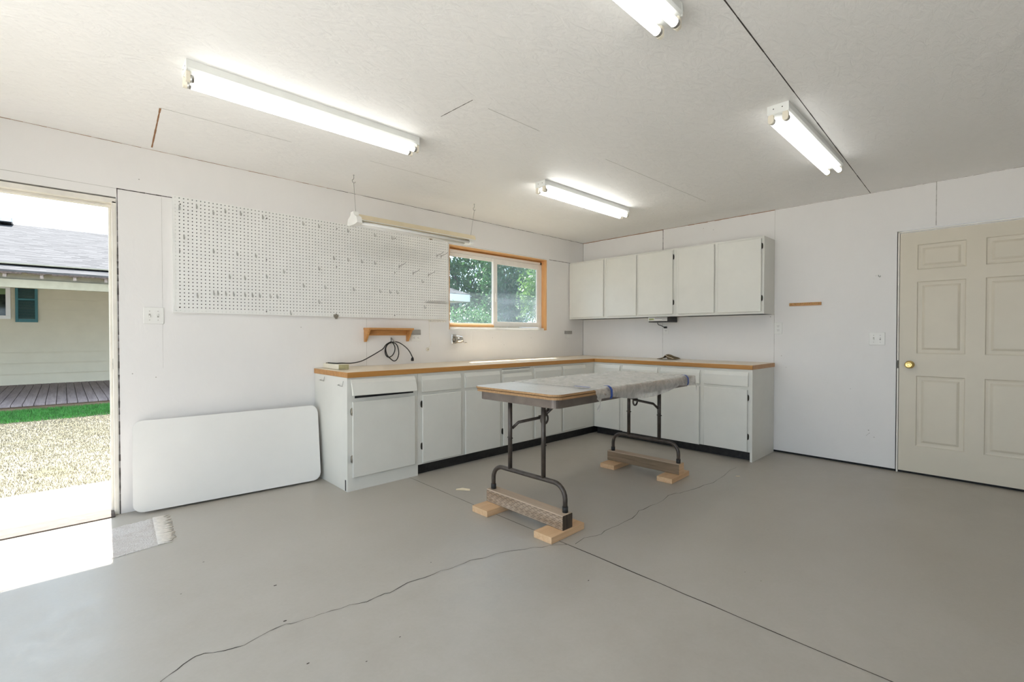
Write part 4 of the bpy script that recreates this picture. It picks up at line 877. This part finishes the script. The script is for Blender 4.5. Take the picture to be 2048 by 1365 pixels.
# ================================================================== OUTDOORS
G = -.12
b = MB(); b.box((-40, .12, G - .2), (40, 40, G - .004)); b.box((-40, -30, G - .2), (X0 - .12, .12, G - .004)); tag(b.build('ground', M['lawn']), 'dry lawn ground outside', 'ground', kind=S)
b = MB(); b.box((-20, -9, G), (X0 - .125, .1, -.03)); tag(b.build('driveway', M['drive']), 'concrete driveway outside the open garage door', 'driveway', kind=S)
b = MB(); b.box((-6.6, .122, G - .003), (-3.5, .86, -.05), 0, .004); b.box((-6.6, .862, G - .003), (-3.5, 1.415, -.10), 0, .004); tag(b.build('stoop', M['conc']), 'bright concrete step outside the doorway', 'step', kind=S)
def blades(name, mat, region, n, hmin, hmax, label):
    b = MB(); x0, x1, y0, y1 = region
    for _ in range(n):
        x, y = random.uniform(x0, x1), random.uniform(y0, y1); a = random.uniform(0, 6.28); h = random.uniform(hmin, hmax); w = .0018 + .0004 * (y)
        lx_, ly_ = math.cos(a), math.sin(a); tx, ty = random.uniform(-.6, .6) * h, random.uniform(-.6, .6) * h
        b.add([(x - lx_ * w, y - ly_ * w, G - .004), (x + lx_ * w, y + ly_ * w, G - .004), (x + tx, y + ty, G - .004 + h)], [(0, 1, 2)])
    tag(b.build(name, mat, recalc=False), label, 'grass', kind='stuff')
blades('dry_grass', M['dry'], (-7.0, -3.8, 1.42, 6.3), 52000, .008, .026, 'dry straw-coloured lawn between the step and the deck')
blades('green_grass', M['green'], (-7.2, -3.6, 6.05, 7.6), 22000, .02, .06, 'strip of green grass along the deck edge')
dk = thing('porch_deck', (-6, 10, G), 'weathered wooden porch deck along the house', 'deck')
b = MB(); x = -12.0
while x < -1.5:
    b.box((x, 7.63, -.055), (x + .132, 12.34, -.018 + random.uniform(-.002, .002)), 0, .003); x += .14
b.build('deck_board', M['deck'], dk)
b = MB(); b.box((-12, 7.66, G - .003), (-1.5, 7.72, -.056)); b.build('rim_board', M['deckrim'], dk)
hs = thing('house', (-6, 13, G), 'cream sided house with grey shingle roof beyond the lawn', 'house')
b = MB(); z = G; prof = [(12.6, G)]; zz = -.03
prof = [(12.62, -.02), (12.36, -.02)]
while zz < 2.9:
    prof += [(12.335, zz), (12.372, zz + .262)]; zz += .262
prof += [(12.62, zz)]
b.prism(prof, 0, -14, -1.6); b.build('wall', M['siding'], hs)
ey, ez, ry, rz_ = 7.5, 2.275, 14.6, 4.19
b = MB(); b.prism([(ey, ez), (ry, rz_), (21.7, ez), (21.7, ez - .03), (ry, rz_ - .03), (ey, ez - .03)], 0, -14.5, -1.2, 0); b.build('roof', M['shingle'], hs)
b = MB(); x = -14.5
while x < -1.2:
    w = random.uniform(.03, .09); b.box((x, ey + .003, ez - .032 - random.uniform(.003, .03)), (x + w, ey + .05, ez - .03)); x += w
b.build('roof_edge', M['shingedge'], hs)
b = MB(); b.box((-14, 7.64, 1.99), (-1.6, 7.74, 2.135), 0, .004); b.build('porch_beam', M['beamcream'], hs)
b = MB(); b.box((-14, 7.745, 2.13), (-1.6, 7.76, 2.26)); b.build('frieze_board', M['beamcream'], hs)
for x in (-7.16, -6.72, -6.3, -5.885, -5.445, -5.025, -4.6, -4.16, -3.7):
    b = MB(); sl_ = (rz_ - ez) / (ry - ey); b.prism([(7.53, 2.155), (7.53, ez - .032 + .0), (8.6, ez - .032 + 1.07 * sl_), (8.6, 2.155 + 1.07 * sl_)], 0, x - .022, x + .022); b.build('rafter', M['rafter'], hs)
wy = 12.345
hw = MB(); hw.box((-7.6, wy - .05, 1.56), (-6.08, wy + .02, 1.64), 0, .004); hw.box((-7.6, wy - .05, 2.28), (-6.08, wy + .02, 2.36), 0, .004); hw.box((-6.16, wy - .05, 1.64), (-6.08, wy + .02, 2.28), 0, .004); hw.box((-7.6, wy - .05, 1.64), (-7.52, wy + .02, 2.28), 0, .004); hwo = hw.build('window_frame', M['white'], hs)
b = MB(); b.box((-7.52, wy - .02, 1.64), (-6.16, wy - .012, 2.28)); b.build('pane', M['darkglass'], hwo)
b = MB(); b.box((-7.52, wy - .024, 2.14), (-6.16, wy - .021, 2.28)); b.build('blind', M['leaf2'], hwo)
b = MB(); sx0, sx1, sz0, sz1 = -6.005, -5.625, 1.49, 2.42
for q in ((sx0, sz0, sx0 + .05, sz1), (sx1 - .05, sz0, sx1, sz1), (sx0 + .05, sz0, sx1 - .05, sz0 + .08), (sx0 + .05, sz1 - .06, sx1 - .05, sz1), (sx0 + .05, 2.02, sx1 - .05, 2.06)): b.box((q[0], wy - .04, q[1]), (q[2], wy - .006, q[3]), 0, .003)
st_ = b.build('shutter', M['teal'], hs)
b = MB(); z = sz0 + .085
while z < sz1 - .07:
    b.prism([(wy - .03, z), (wy - .012, z + .028), (wy - .008, z + .028), (wy - .026, z)], 0, sx0 + .05, sx1 - .05); z += .03
b.build('louver', M['tealdark'], st_)
b = MB()
for x in (-4.68, -4.51): b.lathe([(0, .02), (.01, .05), (.05, .085), (.09, .09), (.1, .06)], (x, 11.9, 2.40), (0, -.15, -1), 16)
b.box((-4.64, 11.86, 2.36), (-4.55, 11.94, 2.46)); b.build('porch_light', M['nickel'], hs)
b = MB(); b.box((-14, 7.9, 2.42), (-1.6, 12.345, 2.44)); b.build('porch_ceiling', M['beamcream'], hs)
b = MB(); b.box((-6.7, 14.0, 4.13), (-6.12, 14.7, 4.27), 0, .02); b.build('roof_vent', M['steel'], hs)
# hip-roofed building seen through the window
ob = thing('outbuilding', (2.5, 13, G), 'pale hip-roofed building glimpsed through the left window pane', 'building')
cx1, cy0_, cz = 5.76, 9.7, 2.69
b = MB(); xl, yt = -.9, 13.3; A_ = [(xl, cy0_, cz), (cx1, cy0_, cz), (cx1, yt, cz), (xl, yt, cz)]; r1, r2 = (.9, 11.5, 3.53), (3.93, 11.5, 3.53)
b.add(A_ + [r1, r2, (xl, cy0_, cz - .02), (cx1, cy0_, cz - .02), (cx1, yt, cz - .02), (xl, yt, cz - .02)], [(0, 1, 5, 4), (1, 2, 5), (2, 3, 4, 5), (3, 0, 4), (6, 7, 8, 9), (0, 1, 7, 6), (1, 2, 8, 7), (2, 3, 9, 8), (3, 0, 6, 9)]); b.build('hip_roof', M['shingle'], ob)
b = MB(); b.box((xl, cy0_, 2.415), (cx1, cy0_ + .04, cz - .021)); b.box((cx1 - .04, cy0_ + .04, 2.415), (cx1, yt, cz - .021)); b.build('fascia', M['fascia'], ob)
b = MB(); b.box((xl + .04, cy0_ + .04, 2.43), (cx1 - .04, yt, 2.45)); b.build('soffit', M['beamcream'], ob)
b = MB(); b.box((xl + .5, cy0_ + .6, G), (cx1 - .6, yt - .6, 2.43)); b.build('wall', M['siding'], ob)
def tree(loc, crown, n, size, mat, label, trunk_h, rt=.12, seed=1, name='tree', cat='tree'):
    rnd = random.Random(seed); root = thing(name, loc, label, cat, 'trees outside the window')
    b = MB(); lx_, ly_, lz_ = loc
    if trunk_h: b.tube([(lx_, ly_, lz_), (lx_ + .06, ly_, lz_ + trunk_h * .5), (lx_ - .03, ly_ + .05, lz_ + trunk_h)], [rt, rt * .8, rt * .55], 10); 
    for k in range(5):
        c = crown[k % len(crown)]; b.tube([(lx_ - .02, ly_ + .03, lz_ + max(trunk_h * .75, .1)), ((lx_ + c[0]) / 2, (ly_ + c[1]) / 2, (lz_ + trunk_h + c[2]) / 2 + .2), (c[0] + rnd.uniform(-.3, .3), c[1] + rnd.uniform(-.3, .3), c[2])], [rt * .5, rt * .35, rt * .12], 7)
    b.build('trunk', M['bark'], root)
    b = MB(); wts = [c[3] ** 2 for c in crown]
    clusters = []
    for _ in range(n // 22):
        c = rnd.choices(crown, wts)[0]; u = Vector((rnd.gauss(0, 1), rnd.gauss(0, 1), rnd.gauss(0, 1))).normalized() * rnd.uniform(.55, 1) ; clusters.append(Vector((c[0] + u.x * c[3], c[1] + u.y * c[3], c[2] + u.z * c[4])))
    for c in clusters:
        for _ in range(22):
            p = c + Vector((rnd.gauss(0, .16), rnd.gauss(0, .16), rnd.gauss(0, .13))); q = Matrix.Rotation(rnd.uniform(0, 6.3), 3, 'Z') @ Matrix.Rotation(rnd.gauss(.5, .6), 3, 'X'); s_ = size * rnd.uniform(.6, 1.25)
            b.add([p + q @ Vector(v) * s_ for v in ((0, -.5, 0), (.28, 0, .06), (0, .6, 0), (-.28, 0, .06))], [(0, 1, 2, 3)])
    b.build('foliage', mat, root, recalc=False)
tree((9.6, 15.6, G), [(9.6, 15.6, 4.6, 3.0, 3.2), (7.6, 16.2, 4.0, 2.2, 2.7), (11.6, 14.4, 4.2, 2.6, 2.8)], 30000, .21, M['leaf'], 'large dark tree filling the left window pane', 2.6, .25, 3)
tree((7.0, 9.1, G), [(7.0, 9.1, 3.7, .95, 1.6), (7.2, 9.3, 2.2, .95, .9)], 12000, .13, M['leaf'], 'dark leafy tree behind the middle of the window', 1.9, .1, 5)
tree((5.75, 5.7, G), [(5.75, 5.8, 3.0, .75, 1.2), (5.4, 5.7, 2.2, .6, .6), (6.4, 5.9, 2.4, .9, .9)], 12000, .10, M['leaf2'], 'sunlit yellow-green tree in the right window pane', 1.3, .1, 6)
tree((4.8, 8.35, G), [(4.7, 8.35, 1.35, .8, .75), (4.2, 8.4, 1.35, .7, .7), (5.5, 8.6, 1.3, .7, .7)], 8000, .08, M['leaf'], 'low leafy shrub below the eave of the outbuilding', .4, .05, 8, 'shrub', 'shrub')
for o in bpy.data.objects:
    if '_m' in o: del o['_m']
